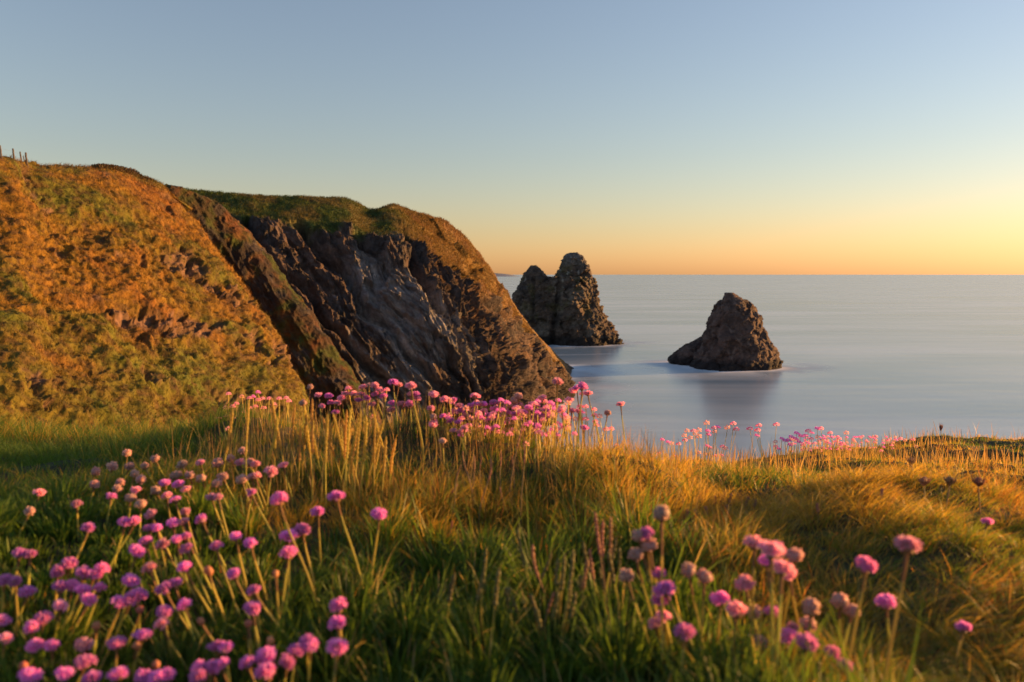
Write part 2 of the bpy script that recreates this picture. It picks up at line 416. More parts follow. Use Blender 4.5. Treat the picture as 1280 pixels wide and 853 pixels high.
o = link('hillside', np_mesh('hillside', H2.reshape(-1, 3), grid_faces(*H.shape[:2]), HCc.reshape(-1, 3)), [M_slope])
tag(o, 'steep grassy hillside glowing orange in the low sun', kind='structure')

def slope_blades(name, Gd, Cd, mask, n, hmin, hmax, wmin, wmax, label, lift=0):
    nu, nv = Gd.shape[:2]
    pr = mask.reshape(-1).astype(float); pr /= pr.sum()
    idx = rng.choice(nu * nv, n, p=pr)
    base = Gd.reshape(-1, 3)[idx] + rng.normal(0, .06, (n, 3)) * [1, 1, .2]
    C = Cd.reshape(-1, 3)[idx] * rng.uniform(.45, 1.7, (n, 1)) * np.stack([rng.uniform(.85, 1.25, n), np.ones(n), rng.uniform(.7, 1.2, n)], -1)
    h = rng.uniform(hmin, hmax, n); me = blades(name, base, h, rng.uniform(wmin, wmax, n), rng.uniform(.3, 1.3, n), rng.uniform(-1.7, .9, n), C, None)
    o = link(name, me, [M_hillgrass]); tag(o, label, 'grass', kind='stuff')
area_w = np.linalg.norm(np.cross(np.gradient(H2, axis=0), np.gradient(H2, axis=1)), axis=-1)
hx, hy = proj(H2)
vis = ((hx > -150) & (hx < 480) & (hy < 600) & (hy > 150)).astype(float)
slope_blades('hillside_grass', H2, HCc, area_w * vis * (1 - .85 * rockm), 170000, .10, .32, .015, .04, 'tufted golden and rusty grass covering the left hillside')

# ------------------------------------------------------------------ middle spur
cr = [(120,226,84),(190,231,86),(235,238,88),(270,258,90),(305,298,91),(342,348,90),(385,405,88),(425,462,86),(458,530,83),(490,620,80)]
sg = []
for p in cr:
    P = at(*p)
    sg.append([P + o_ for o_ in map(np.array, [(12, 16, -34), (6, 8, -14), (2.0, 3, -3), (0, 0, 0), (-.8, -2.5, -3.5), (-2.2, -5, -10), (-4, -8, -19), (-5, -10, -32)])])
Sg = loft(np.array(sg), 420, 300)
Nn = normals(Sg); Nn *= np.sign(Nn[..., 2:3].mean())
wpt = Sg + 1.5 * fbm(Sg * .25, 2, 71)[..., None]
rk = sstep(-.1, .2, fbm(wpt * .3, 3, 73) + .6 * (np.linspace(0, 1, 300)[None, :] - .55))
across = Sg[..., 0] * .8 + Sg[..., 2] * .6; along = -Sg[..., 0] * .6 + Sg[..., 2] * .8
q = np.stack([across * .5, along * .12, Sg[..., 1] * .2], -1)
D = .9 * fbm(wpt * .22, 3, 74) + .8 * (ridged(q, 4, 75) - .5) * (.4 + .6 * rk) + .4 * (ridged(Sg * 1.1, 3, 76) - .5)
S2 = Sg + Nn * D[..., None]
SC = mixc(mixc(grassC['green'] * .7, grassC['brown'], sstep(-.2, .3, fbm(wpt * .5, 3, 77))), grassC['rust'], .5 * sstep(0, .4, fbm(wpt * .9, 3, 78)))
rk = rk * (1 - .75 * sstep(-.1, .25, fbm(wpt * .45, 4, 131)))
SC = mixc(SC, mixc(np.array([.05, .036, .030]), np.array([.10, .08, .07]), sstep(-.2, .5, fbm(q * 2, 3, 79))), rk)
SC = SC * .7  # whole spur darkened in its colour, standing in for shade
o = link('spur', np_mesh('spur', S2.reshape(-1, 3), grid_faces(*Sg.shape[:2]), SC.reshape(-1, 3), Q=q.reshape(-1, 3) * 1.2), [M_cliff])
tag(o, 'dark rocky spur between the hillside and the headland', kind='structure')

# ------------------------------------------------------------------ headland
kc = [[(60,222,118),(60,255,113),(90,330,106),(120,430,100),(140,600,96)],
      [(170,230,118),(180,258,112),(205,330,104),(235,430,99),(255,585,96)],
      [(260,238,118),(275,266,111),(300,335,104),(330,430,99),(350,580,97)],
      [(350,245,121),(355,284,112),(382,350,107),(412,430,102),(430,580,100)],
      [(430,249,126),(430,292,115),(450,350,110),(470,430,105),(480,575,103)],
      [(462,262,129),(470,300,116),(500,350,111),(520,425,107),(530,570,104)],
      [(490,256,133),(507,300,119),(535,350,113),(560,420,109),(585,560,107)],
      [(520,265,138),(545,318,124),(578,385,117),(608,440,114),(640,555,112)],
      [(550,275,143),(572,330,132),(610,405,126),(645,465,124),(672,543,124)],
      [(580,296,148),(602,352,142),(638,420,138),(668,480,137),(692,523,138)],
      [(612,337,154),(634,388,150),(664,435,150),(692,478,152),(708,505,154)],
      [(652,398,166),(670,430,163),(688,457,164),(704,480,165),(716,495,166)],
      [(690,446,176),(700,460,175),(709,471,175),(718,481,176),(724,487,176)],
      [(712,476,182),(716,479,181),(720,482,181),(725,485,181),(729,488,181)]]
kg = []
for c in kc:
    pts = [at(*p) for p in c]
    t = max(pts[0][2], .5)
    kg.append([pts[0] + np.array([6, 45, -pts[0][2] - 2]), pts[0] + np.array([3, 26, -t * .35]), pts[0] + np.array([1.0, 9, -t * .04])] + pts)
K = loft(np.array(kg), 820, 460)
Nn = normals(K); Nn *= np.sign(Nn[..., 2:3].mean())
uu = np.linspace(0, 13, 820)[:, None]; vv = np.linspace(0, 7, 460)[None, :]       # vv 3 = crest, 4 = grass edge
wpt = K + 1.1 * np.stack([fbm(K * .15, 2, 81), fbm(K * .15, 2, 82), fbm(K * .15, 2, 83)], -1)
across = wpt[..., 0] * .80 + wpt[..., 2] * .60; along = -wpt[..., 0] * .60 + wpt[..., 2] * .80
fk = sstep(6.0, 8.2, uu)
across = across * (1 - fk) + (wpt[..., 1] * .60 + wpt[..., 2] * .80) * fk; along = along * (1 - fk) + (-wpt[..., 0] * .35 - wpt[..., 1] * .75 + wpt[..., 2] * .55) * fk
q = np.stack([across * .30, along * .05, wpt[..., 1] * .09 * (1 - fk)], -1)
st = ridged(q, 5, 85, .55)
edge = 3.95 + .35 * fbm(wpt * .12, 3, 86) + .30 * fbm(wpt * .5, 3, 87) + .45 * sstep(6.3, 8.0, uu) - .9 * sstep(8.6, 11.5, uu)
gm = 1 - sstep(-.12, .12, vv - edge)
cr_f = sstep(2.6, 3.6, vv) * .9 + .1
small = .25 + .75 * sstep(12.8, 10.8, uu)
palem = np.exp(-(((uu - 4.9) / 1.7) ** 2 + ((vv - 5.5) / 1.0) ** 2))
D = (1.9 * fbm(wpt * .07, 3, 88) * cr_f - .3 + fk * cr_f * (1.3 * facets(K * [.14, .14, .18], 571, .9) + .6 * fbm(K * .2, 3, 572)) + (2.0 * (st - .45) * (1 - .55 * palem) + fk * 2.4 * (ridged(np.stack([across * .55, along * .06, 0 * across], -1), 4, 123) - .5)) * (1 - gm) * (.35 + .65 * small) + .8 * (ridged(q * 3.1, 4, 89) - .45) * (1 - .7 * gm)
     + .65 * facets(np.stack([across * .28, along * .10, wpt[..., 1] * .16], -1), 520, 1.1) * (1 - gm) * (.4 + .6 * small) + .4 * facets(np.stack([across * .8, along * .35, wpt[..., 1] * .5], -1), 540, 1.0) * (1 - gm) + .32 * facets(np.stack([across * 1.6, along * .7, wpt[..., 1] * 1.0], -1), 560, 1.2) * (1 - gm) + .8 * fbm(K * .35, 4, 90) * (.35 + .65 * (1 - gm)) + .25 * gm * (ridged(K * .8, 3, 91) - .5))
# deep diagonal clefts across the face
for (k0, wdt, dep) in ((0.25, .045, 3.6), (0.62, .03, 2.6), (0.86, .025, 2.0)):
    qq = (across * .045 + .12 * fbm(wpt * .1, 2, 95)) % 1.0
    D = D - dep * np.exp(-((qq - k0) / wdt) ** 2) * (1 - gm) * small
K2 = K + Nn * D[..., None]
rockd = np.array([.060, .049, .045]); rockb = np.array([.105, .070, .055]); rockp = np.array([.25, .23, .22])
KC = mixc(rockd, rockb, sstep(-.3, .4, fbm(q * 2.2 + 4, 4, 92)))
kx, ky = proj(K2)
pale = np.exp(-(((uu - 5.0) / 1.35) ** 2 + ((vv - 5.6) / .9) ** 2)) + .35 * np.exp(-(((uu - 6.5) / .6) ** 2 + ((vv - 6.1) / .6) ** 2)) + .45 * np.exp(-(((uu - 4.2) / .8) ** 2 + ((vv - 5.0) / .7) ** 2))
pale = sstep(.22, .50, pale + .55 * fbm(q * [1.6, 1.6, 1.6], 4, 93) - .05)
KC = mixc(KC, rockp, pale * .75)
gc1 = mixc(np.array([.055, .085, .018]), np.array([.12, .10, .030]), sstep(-.2, .4, fbm(wpt * .3, 3, 94)))
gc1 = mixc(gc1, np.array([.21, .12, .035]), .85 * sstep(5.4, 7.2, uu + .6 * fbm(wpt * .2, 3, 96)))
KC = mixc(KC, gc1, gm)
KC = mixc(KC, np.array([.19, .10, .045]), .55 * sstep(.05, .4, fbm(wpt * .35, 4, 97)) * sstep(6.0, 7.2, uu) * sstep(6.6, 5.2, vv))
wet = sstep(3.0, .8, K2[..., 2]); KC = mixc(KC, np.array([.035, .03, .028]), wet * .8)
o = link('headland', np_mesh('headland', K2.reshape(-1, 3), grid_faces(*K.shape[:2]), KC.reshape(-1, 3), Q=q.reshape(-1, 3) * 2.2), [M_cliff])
tag(o, 'grass topped rocky headland sloping down into the sea', kind='structure')
aw = np.linalg.norm(np.cross(np.gradient(K2, axis=0), np.gradient(K2, axis=1)), axis=-1) * gm * (vv > 2.6)
slope_blades('headland_grass', K2, KC, aw * (kx > 150), 60000, .15, .45, .04, .09, 'short green and brown turf on top of the headland')

# ------------------------------------------------------------------ sea stacks
def stack_part(levels, depth, seed, Y, nang=260, nh=150, amp=1.0, strata=.5, skew=0):
    """levels: (py, pxL, pxR) from the water up, at distance Y"""
    rows = []
    for (py, xl, xr) in levels:
        a = at(xl, py, Y); b = at(xr, py, Y); rows.append([a[0], b[0], a[2]])
    rows = np.array(rows); rows = catmull(rows, nh) if len(rows) > 3 else rows
    th = np.linspace(0, 2 * np.pi, nang, endpoint=False)[:, None]
    cx = (rows[:, 0] + rows[:, 1]) / 2; rw = np.maximum((rows[:, 1] - rows[:, 0]) / 2, .05); z = rows[:, 2]
    n0 = np.stack([np.cos(th), np.sin(th), th * 0], -1) * 1.3
    corner = 1 + .12 * np.cos(3 * th + seed) + .08 * np.cos(5 * th + 2 * seed)
    X = cx + rw * np.cos(th) * (1 + .0 * th); Yy = Y + rw * depth * np.sin(th) * corner + skew * (z - z[0])
    Gd = np.stack([X, Yy + 0 * X, z + 0 * X], -1)
    Nr = np.stack([np.cos(th) + 0 * X, np.sin(th) / depth + 0 * X, .25 + 0 * X], -1); Nr /= np.linalg.norm(Nr, axis=-1, keepdims=True)
    sc_ = np.minimum(1, rw / (rw.max() * .45)); gx0 = at(693, 390, Y)[0]
    q = Gd @ np.array([[.9, 0, .3], [0, 1, 0], [-.3, 0, .9]]).T
    D = amp * (1.0 * fbm(Gd * .13, 3, seed) + 1.1 * (ridged(q * [.30, .30, .16], 4, seed + 5) - .5) + strata * (ridged(q * [.2, .2, .9], 3, seed + 9) - .5) + .5 * fbm(Gd * .9, 3, seed + 12) + 1.3 * facets(q * [.22, .22, .30], seed + 40) + .6 * facets(q * [.6, .6, .8], seed + 60))
    if seed == 3: D = D - 2.2 * np.exp(-((Gd[..., 0] - gx0 - .12 * (Gd[..., 2] - 12)) / 1.0) ** 2) - 1.5 * np.exp(-((Gd[..., 0] - gx0 + 8) / .8) ** 2)
    Gd = Gd + Nr * (D * sc_)[..., None]
    Gd[..., 2] += .35 * amp * fbm(Gd * .8, 2, seed + 20) * sc_
    # cap point row
    cap = Gd[:, -1:].mean(0, keepdims=True).repeat(nang, 0)
    Gd = np.concatenate([Gd, Gd[:, -1:] * .5 + cap * .5, cap], 1)
    return Gd

def stack_object(name, parts, colf, label):
    Vs, Fs, Cs, off = [], [], [], 0
    for Gd in parts:
        nu, nv = Gd.shape[:2]
        Vs.append(Gd.reshape(-1, 3)); Fs.append(grid_faces(nu, nv, True) + off); Cs.append(colf(Gd).reshape(-1, 3)); off += nu * nv
    o = link(name, np_mesh(name, np.concatenate(Vs), np.concatenate(Fs), np.concatenate(Cs)), [M_stack])
    return tag(o, label, 'sea stack')

def colA(G):
    c = mixc(np.array([.095, .067, .05]), np.array([.045, .036, .032]), sstep(-.3, .4, fbm(G * .25, 4, 101)))
    c = mixc(c, np.array([.14, .115, .09]), .75 * sstep(.05, .45, fbm(G * [.18, .18, .25] + 9, 4, 102)))
    c = mixc(c, np.array([.09, .08, .030]), .5 * sstep(.1, .4, fbm(G * .3 + 20, 4, 103)) * sstep(5, 10, G[..., 2]))
    c = mixc(c, np.array([.13, .12, .11]), .7 * sstep(27, 29, G[..., 2]))
    c = mixc(c, np.array([.34, .32, .28]), .6 * sstep(.42, .6, fbm(G * [.8, .8, .35] + 50, 3, 108)) * sstep(14, 24, G[..., 2]))
    return mixc(c, np.array([.022, .019, .018]), .92 * sstep(4.2, 2.4, G[..., 2] + .8 * fbm(G * .5, 2, 109)))
def colB(G):
    c = mixc(np.array([.105, .068, .056]), np.array([.055, .038, .034]), sstep(-.3, .4, fbm(G * .4, 4, 105)))
    c = mixc(c, np.array([.16, .115, .095]), .55 * sstep(.25, .5, fbm(G * 1.1, 3, 106)))
    return mixc(c, np.array([.022, .018, .018]), .92 * sstep(3.0, 1.7, G[..., 2] + .6 * fbm(G * .6, 2, 110)))

Y1 = 292.0
pA = [stack_part([(437,641,777),(424,641,774),(410,641,766),(396,641,757),(380,642,750),(366,643,747),(357,650,745),(350,657,743),(346,664,740)], .55, 3, Y1 - 4, nang=360, nh=220, amp=.95),
      stack_part([(360,650,684),(350,653,684),(342,656,680),(337,660,675),(332,663,670)], .8, 21, Y1 - 4, nang=140, nh=70, amp=.5),
      stack_part([(362,686,744),(352,688,742),(344,692,739),(336,699,736),(328,703,733),(321,706,729),(316,711,722)], .7, 8, Y1 - 2, nang=220, nh=110, amp=.7)]
stack_object('sea_stack', pA, colA, 'tall twin-peaked grey and brown sea stack off the headland tip')
Y2 = 214.0
pB = [stack_part([(469,860,974),(462,860,973),(450,868,972),(436,874,965),(424,879,959),(409,884,953),(394,889,949),(386,893,943),(378,898,936),(371,903,925),(366,906,917)], .75, 31, Y2, nang=320, nh=180, amp=.6, strata=.5),
      stack_part([(460,842,905),(452,838,903),(444,841,900),(438,846,898),(431,855,896),(425,868,892),(419,878,888)], .7, 37, Y2 + 8, nang=180, nh=70, amp=.5, strata=.2)]
stack_object('sea_stack', pB, colB, 'lone dark brown pyramid shaped sea stack standing in the open water')

# ------------------------------------------------------------------ sea
def sea():
    xs = np.concatenate([-np.geomspace(30000, 160, 50), np.linspace(-150, 180, 300), np.geomspace(190, 30000, 50)])
    ys = np.concatenate([[-2000, -300, -60], np.linspace(10, 110, 30), np.linspace(112, 340, 260), np.geomspace(345, 42000, 80)])
    X, Y = np.meshgrid(xs, ys, indexing='ij'); V = np.stack([X, Y, X * 0], -1)
    # distance to the rocks' waterlines
    wl = []
    for Gd in pA + pB:
        f = Gd.reshape(-1, 3); wl.append(f[np.abs(f[:, 2]) < .5][::6, :2])
    f = K2.reshape(-1, 3); f = f[(np.abs(f[:, 2]) < .6) & (f[:, 0] > -5)]; wl.append(f[::12, :2])
    wl = np.concatenate(wl)
    reg = (np.abs(X - 15) < 180) & (Y > 100) & (Y < 345)
    P = np.stack([X[reg], Y[reg]], -1); d = np.full(len(P), 1e9)
    for i in range(0, len(P), 4000):
        d[i:i + 4000] = np.sqrt(((P[i:i + 4000, None] - wl[None]) ** 2).sum(-1).min(1))
    foam = np.zeros(X.shape)
    nse = fbm(np.stack([P[:, 0] * .12, P[:, 1] * .12, P[:, 0] * 0], -1), 3, 201)
    fo = np.exp(-np.maximum(0, d - .6) / (1.3 + 3.0 * np.clip(nse + .4, 0, 1))) * (.35 + .65 * sstep(-.4, .3, nse))
    # a pale streak of foam drifting between the near stack and the headland
    s1 = np.exp(-((P[:, 1] - (248 + .25 * (P[:, 0] - 22) + 2 * nse)) / 1.6) ** 2) * sstep(8, 16, P[:, 0]) * sstep(36, 26, P[:, 0]) * .12
    foam[reg] = np.clip(fo * .9 + s1, 0, 1)
    C = np.stack([foam] * 3, -1)
    m, nt, N, L = new_mat('smooth_sea')
    out = N.new('ShaderNodeOutputMaterial'); b = N.new('ShaderNodeBsdfPrincipled')
    a = N.new('ShaderNodeAttribute'); a.attribute_name = 'col'
    tc = N.new('ShaderNodeTexCoord'); mp = N.new('ShaderNodeMapping'); mp.inputs['Scale'].default_value = (.006, .022, 1)
    L.new(tc.outputs['Object'], mp.inputs['Vector'])
    n1 = N.new('ShaderNodeTexNoise'); n1.inputs['Scale'].default_value = 1; n1.inputs['Detail'].default_value = 5; n1.inputs['Distortion'].default_value = .6
    L.new(mp.outputs[0], n1.inputs['Vector'])
    mp2 = N.new('ShaderNodeMapping'); mp2.inputs['Scale'].default_value = (.05, .16, 1); L.new(tc.outputs['Object'], mp2.inputs['Vector'])
    n2 = N.new('ShaderNodeTexNoise'); n2.inputs['Scale'].default_value = 1; n2.inputs['Detail'].default_value = 4; L.new(mp2.outputs[0], n2.inputs['Vector'])
    cr = N.new('ShaderNodeMixRGB'); cr.inputs[1].default_value = (.15, .24, .33, 1); cr.inputs[2].default_value = (.44, .51, .56, 1)
    mr = N.new('ShaderNodeMapRange'); mr.inputs['From Min'].default_value = .38; mr.inputs['From Max'].default_value = .62; L.new(n1.outputs['Fac'], mr.inputs['Value'])
    L.new(mr.outputs['Result'], cr.inputs[0])
    fm = N.new('ShaderNodeMixRGB'); L.new(a.outputs['Fac'], fm.inputs[0]); L.new(cr.outputs[0], fm.inputs[1]); fm.inputs[2].default_value = (.76, .78, .80, 1)
    L.new(fm.outputs[0], b.inputs['Base Color'])
    rr_ = N.new('ShaderNodeMapRange'); rr_.inputs['To Min'].default_value = .17; rr_.inputs['To Max'].default_value = .31; L.new(n1.outputs['Fac'], rr_.inputs['Value'])
    ra_ = N.new('ShaderNodeMath'); ra_.operation = 'ADD'; L.new(rr_.outputs['Result'], ra_.inputs[0]); L.new(a.outputs['Fac'], ra_.inputs[1]); L.new(ra_.outputs[0], b.inputs['Roughness']); b.inputs['IOR'].default_value = 1.33
    bp = N.new('ShaderNodeBump'); bp.inputs['Strength'].default_value = .2; bp.inputs['Distance'].default_value = .6; L.new(n2.outputs['Fac'], bp.inputs['Height']); L.new(bp.outputs[0], b.inputs['Normal'])
    L.new(b.outputs[0], out.inputs['Surface'])
    o = link('sea', np_mesh('sea', V.reshape(-1, 3), grid_faces(len(xs), len(ys)), C.reshape(-1, 3)), [m])
    tag(o, 'smooth silvery blue sea reaching the horizon', kind='structure')
sea()

# faint land on the horizon
def far_land():
    n = 60; Yf = 9000.0; xs = np.linspace(at(560, 343, Yf)[0], at(652, 343, Yf)[0], n)
    prof = at(600, 339, Yf)[2] * 0 + 46 * np.interp(np.linspace(0, 1, n), [0, .45, .68, .85, 1], [.9, 1.0, .85, .35, 0]) + 4 * np.sin(np.linspace(0, 17, n))
    prof = np.maximum(prof, -3); rows = []
    for k, (dy, s) in enumerate([(-500, -.1), (-250, .55), (0, 1), (500, .6), (900, -.1)]):
        rows.append(np.stack([xs, np.full(n, Yf + dy), np.where(s < 0, -5, prof * s)], -1))
    Gd = np.stack(rows, 1)
    C = np.tile(np.array([.20, .22, .26]), (Gd.shape[0] * Gd.shape[1], 1))  # haze over the land painted in as a pale blue-grey colour
    m = land_mat('far_land', .002, bump=0)
    tag(link('distant_land', np_mesh('distant_land', Gd.reshape(-1, 3), grid_faces(*Gd.shape[:2]), C), [m]), 'low pale land on the horizon', kind='structure')
far_land()

# ------------------------------------------------------------------ tubes, heads
def tube(pts, rad, ns=6, cap=False):
    pts = np.asarray(pts, float); n = len(pts); rad = np.broadcast_to(rad, (n,)).astype(float)
    t = np.gradient(pts, axis=0); t /= np.linalg.norm(t, axis=1, keepdims=True) + 1e-12
    ref = np.array([1, 0.13, 0.0]); a = np.cross(t, ref); a /= np.linalg.norm(a, axis=1, keepdims=True); b = np.cross(t, a)
    th = np.arange(ns) / ns * 2 * np.pi
    V = pts[:, None] + (a[:, None] * np.cos(th)[None, :, None] + b[:, None] * np.sin(th)[None, :, None]) * rad[:, None, None]
    i = np.arange(n - 1)[:, None] * ns; j = np.arange(ns)[None]; j2 = (j + 1) % ns
    F = np.stack([i + j, i + j2, i + ns + j2, i + ns + j], -1).reshape(-1, 4)
    return V.reshape(-1, 3), F

def fib(n, lo=-.35):
    i = np.arange(n) + .5; z = 1 - (1 - lo) * i / n; ph = i * 2.39996
    r = np.sqrt(np.maximum(0, 1 - z * z)); return np.stack([r * np.cos(ph), r * np.sin(ph), z], -1)

def frames(n):
    ref = np.where(np.abs(n[:, 2:3]) < .9, np.array([[0, 0, 1.]]), np.array([[1., 0, 0]]))
    a = np.cross(n, ref); a /= np.linalg.norm(a, axis=1, keepdims=True); return a, np.cross(n, a)

def head_mesh(name, kind, nf, seed, mat, low=False):
    """a globe of five-petalled florets, radius about 11 mm, stem joins at z=0"""
    rg = np.random.default_rng(seed)
    d = fib(nf, -.30 if kind != 'fade' else -.6) + rg.normal(0, .15, (nf, 3)); d /= np.linalg.norm(d, axis=1, keepdims=True)
    Rr = .0114; flat = .70 if kind != 'fade' else .95; npet = 5 if not low else 4
    a, b = frames(d); V = []; F = []; k = 0
    for i in range(nf):
        s = rg.uniform(.82, 1.12) if kind == 'fade' else rg.uniform(.66, 1.24); c0 = d[i] * Rr * .48; open_ = rg.uniform(.55, 1.0) if kind != 'fade' else rg.uniform(.25, .6)
        ph0 = rg.uniform(0, 6.28)
        for p in range(npet):
            ph = ph0 + p * 2 * np.pi / npet; e = a[i] * np.cos(ph) + b[i] * np.sin(ph); f = -a[i] * np.sin(ph) + b[i] * np.cos(ph)
            L1 = Rr * s; pw = (.0024 if kind == 'fade' else .0031) * s; open_ = open_ * (1 if kind == 'fade' else 1.12)
            pts = [c0 + e * .0004, d[i] * L1 * .80 + e * .0019 * open_ + f * pw * .6, d[i] * L1 * (1.0 - .06 * open_) + e * .0042 * open_ + f * pw * .35,
                   d[i] * L1 * (1.0 - .06 * open_) + e * .0042 * open_ - f * pw * .35, d[i] * L1 * .80 + e * .0019 * open_ - f * pw * .6]
            V += pts; F.append([k, k + 1, k + 2, k + 3]); F.append([k, k + 3, k + 4, k + 4]); k += 5
    V = np.array(V); V[:, 2] *= flat; V[:, 2] += .0085
    F4 = np.array([f for f in F if f[3] != f[2]]); F3 = np.array([f[:3] for f in F if f[3] == f[2]])
    # split: quads are even entries, triangles odd entries
    Q = np.array(F[0::2]); T = np.array([x[:3] for x in F[1::2]])
    me = np_mesh(name, V, [Q, T], smooth=False); me.materials.append(mat); return me

def blob(rx, rz, zc, nseg=10, nr=7, bump=0, seed=0):
    u = np.arange(nseg) / nseg * 2 * np.pi; v = np.linspace(.06, np.pi - .06, nr)
    U, Vv = np.meshgrid(u, v); rg = np.random.default_rng(seed); k = 1 + bump * rg.normal(0, 1, U.shape)
    P = np.stack([rx * k * np.sin(Vv) * np.cos(U), rx * k * np.sin(Vv) * np.sin(U), zc + rz * np.cos(Vv)], -1)
    i = np.arange(nr - 1)[:, None] * nseg; j = np.arange(nseg)[None]; j2 = (j + 1) % nseg
    F = np.stack([i + j, i + nseg + j, i + nseg + j2, i + j2], -1).reshape(-1, 4)
    P = P.reshape(-1, 3)
    n = len(P); P = np.vstack([P, [[0, 0, zc + rz]], [[0, 0, zc - rz]]])
    T1 = np.stack([j[0], j2[0], np.full(nseg, n)], -1); T2 = np.stack([(nr - 1) * nseg + j2[0], (nr - 1) * nseg + j[0], np.full(nseg, n + 1)], -1)
    return P, F, np.vstack([T1, T2])

def simple_mesh(name, parts, mat, smooth=True):
    V = []; Q = []; T = []; k = 0
    for p in parts:
        V.append(p[0]); Q.append(p[1] + k)
        if len(p) > 2: T.append(p[2] + k)
        k += len(p[0])
    me = np_mesh(name, np.vstack(V), [np.vstack(Q)] + ([np.vstack(T)] if T else []), smooth=smooth)
    me.materials.append(mat); return me

HM = {'m': [head_mesh('fresh_head', 'fresh', 30, s, M_pink) for s in range(8)],
      'p': [head_mesh('paling_head', 'fresh', 28, s + 10, M_mid) for s in range(7)],
      'f': [head_mesh('faded_head', 'fade', 34, s + 20, M_fade) for s in range(4)]}
core_me = simple_mesh('calyx', [blob(.0074, .0062, .0075, bump=.05)], M_core)
core_f = simple_mesh('calyx', [blob(.0098, .0090, .0082, 12, 9, bump=.06)], M_core)
bracts = simple_mesh('bract_cup', [blob(.0050, .0026, .0006, bump=.08)], M_sheath)
def bud_mesh(s):
    V, F, T = blob(.0058, .0072, .0058, 9, 8, .05, s); return simple_mesh('bud_head', [(V, F, T)], M_bud)
BM = [bud_mesh(s) for s in range(3)]
LOW = {k: head_mesh('small_head', 'fresh' if k != 'f' else 'fade', 20, 50 + i, m, True) for i, (k, m) in enumerate((('m', M_pink), ('p', M_mid), ('f', M_fade)))}

# ------------------------------------------------------------------ thrift flowers
LA = """463,20,38,f 410,68,42,f 348,88,38,f 345,132,42,f 472,68,36,f 527,68,34,f 565,40,36,f 662,60,42,f 730,55,34,p 793,58,42,f 840,40,36,f 872,52,36,p 885,12,36,f 908,55,42,f 490,96,34,f 513,116,42,f 438,126,34,f 427,150,36,f 495,155,34,p 405,176,38,m 475,182,42,f 512,205,46,f 567,157,40,f 600,130,44,m 640,100,44,f 648,135,44,m 690,100,40,f 732,112,42,f 678,152,40,p 608,178,36,p 638,188,36,m 810,105,46,f 790,130,40,f 880,115,50,f 915,105,36,f 770,180,30,p 795,182,30,p 677,237,32,p 145,162,42,p 108,230,42,f 280,205,38,p 323,293,28,m 550,243,30,p 915,165,36,m
455,272,42,m 490,268,40,m 540,292,46,m 573,290,46,m 630,276,48,m 665,270,40,p 735,262,54,m 530,342,50,m 497,378,60,m 593,354,38,p 645,335,52,m 680,325,44,m 680,370,44,m 787,358,50,m 858,324,36,m 912,350,50,m 673,435,54,m 545,440,50,p 758,446,38,b 852,462,42,m
72,385,46,m 110,385,50,m 250,422,60,m 210,452,60,m 15,480,56,m 55,485,56,m 100,525,66,m 368,442,64,m 305,460,64,m 345,460,54,m 220,510,64,m 262,500,56,m 300,515,60,m 362,510,50,m 320,555,44,m 480,485,68,m 505,535,66,m 440,560,74,m 475,552,66,m 600,515,70,m 635,495,58,m 670,572,68,m 512,584,32,b 597,602,68,m 588,645,48,p 520,680,74,m 160,622,74,m 115,655,60,m 130,718,58,m 188,722,52,m 8,632,46,m 18,697,50,p 350,645,32,b 425,710,72,m 497,715,24,b 305,722,68,p 312,778,72,m 85,793,32,b 232,825,74,m 110,835,84,m 335,840,78,m 430,820,80,m 568,788,30,b 520,835,60,m 570,840,70,m 612,825,60,m 728,628,24,b 785,720,56,m 820,730,50,m 770,798,64,m 725,800,52,m 720,838,60,m 805,795,50,m 900,785,76,m 903,635,32,b 918,585,46,m 925,520,38,m 220,578,36,p"""
LB = """115,62,40,p 170,90,52,p 216,64,38,p 100,160,40,p 115,105,42,p 198,187,74,m 408,175,70,m 342,232,54,m 566,242,68,m 236,322,68,m 284,302,66,m 235,382,74,m 188,455,26,b 114,515,30,b 108,588,52,m 87,635,32,b 168,700,32,b 416,575,80,m 412,642,70,m 412,722,100,m 300,705,70,m 262,735,68,m 315,718,58,m 155,760,88,m 155,820,90,m 228,780,44,m"""
LC = """130,150,20,p 158,185,20,p 178,160,18,f 205,165,20,p 218,160,20,m 235,145,24,m 235,172,22,p 250,167,20,p 275,167,20,p 290,187,20,p 310,167,20,p 335,165,20,p 345,176,20,p 120,200,20,f 145,195,22,p 95,235,20,p 120,230,20,p 150,240,20,f 85,265,20,p 110,260,20,p 130,275,18,f 205,200,20,p 185,215,18,p 225,195,20,p 255,200,18,p
420,125,26,f 395,182,28,f 450,155,26,p 487,160,32,m 462,195,26,p 492,182,28,m 517,182,28,p 532,165,28,p 510,215,28,m 545,150,28,p 556,130,24,p 575,150,30,p 592,172,28,m 607,125,30,p 602,150,28,p 622,165,28,m 630,120,24,f 650,122,30,p 652,150,28,m 640,187,26,p 668,135,30,p 682,160,30,m 692,136,24,p 715,110,36,m 735,118,28,p 712,183,32,m 742,186,28,p 710,207,34,p 755,192,24,p 775,187,36,m 778,120,38,p 790,160,30,p 804,166,24,p 642,232,22,f 860,155,34,p 850,201,28,p 897,170,30,p 858,235,30,f 858,262,32,p 895,230,24,p 892,318,22,f"""
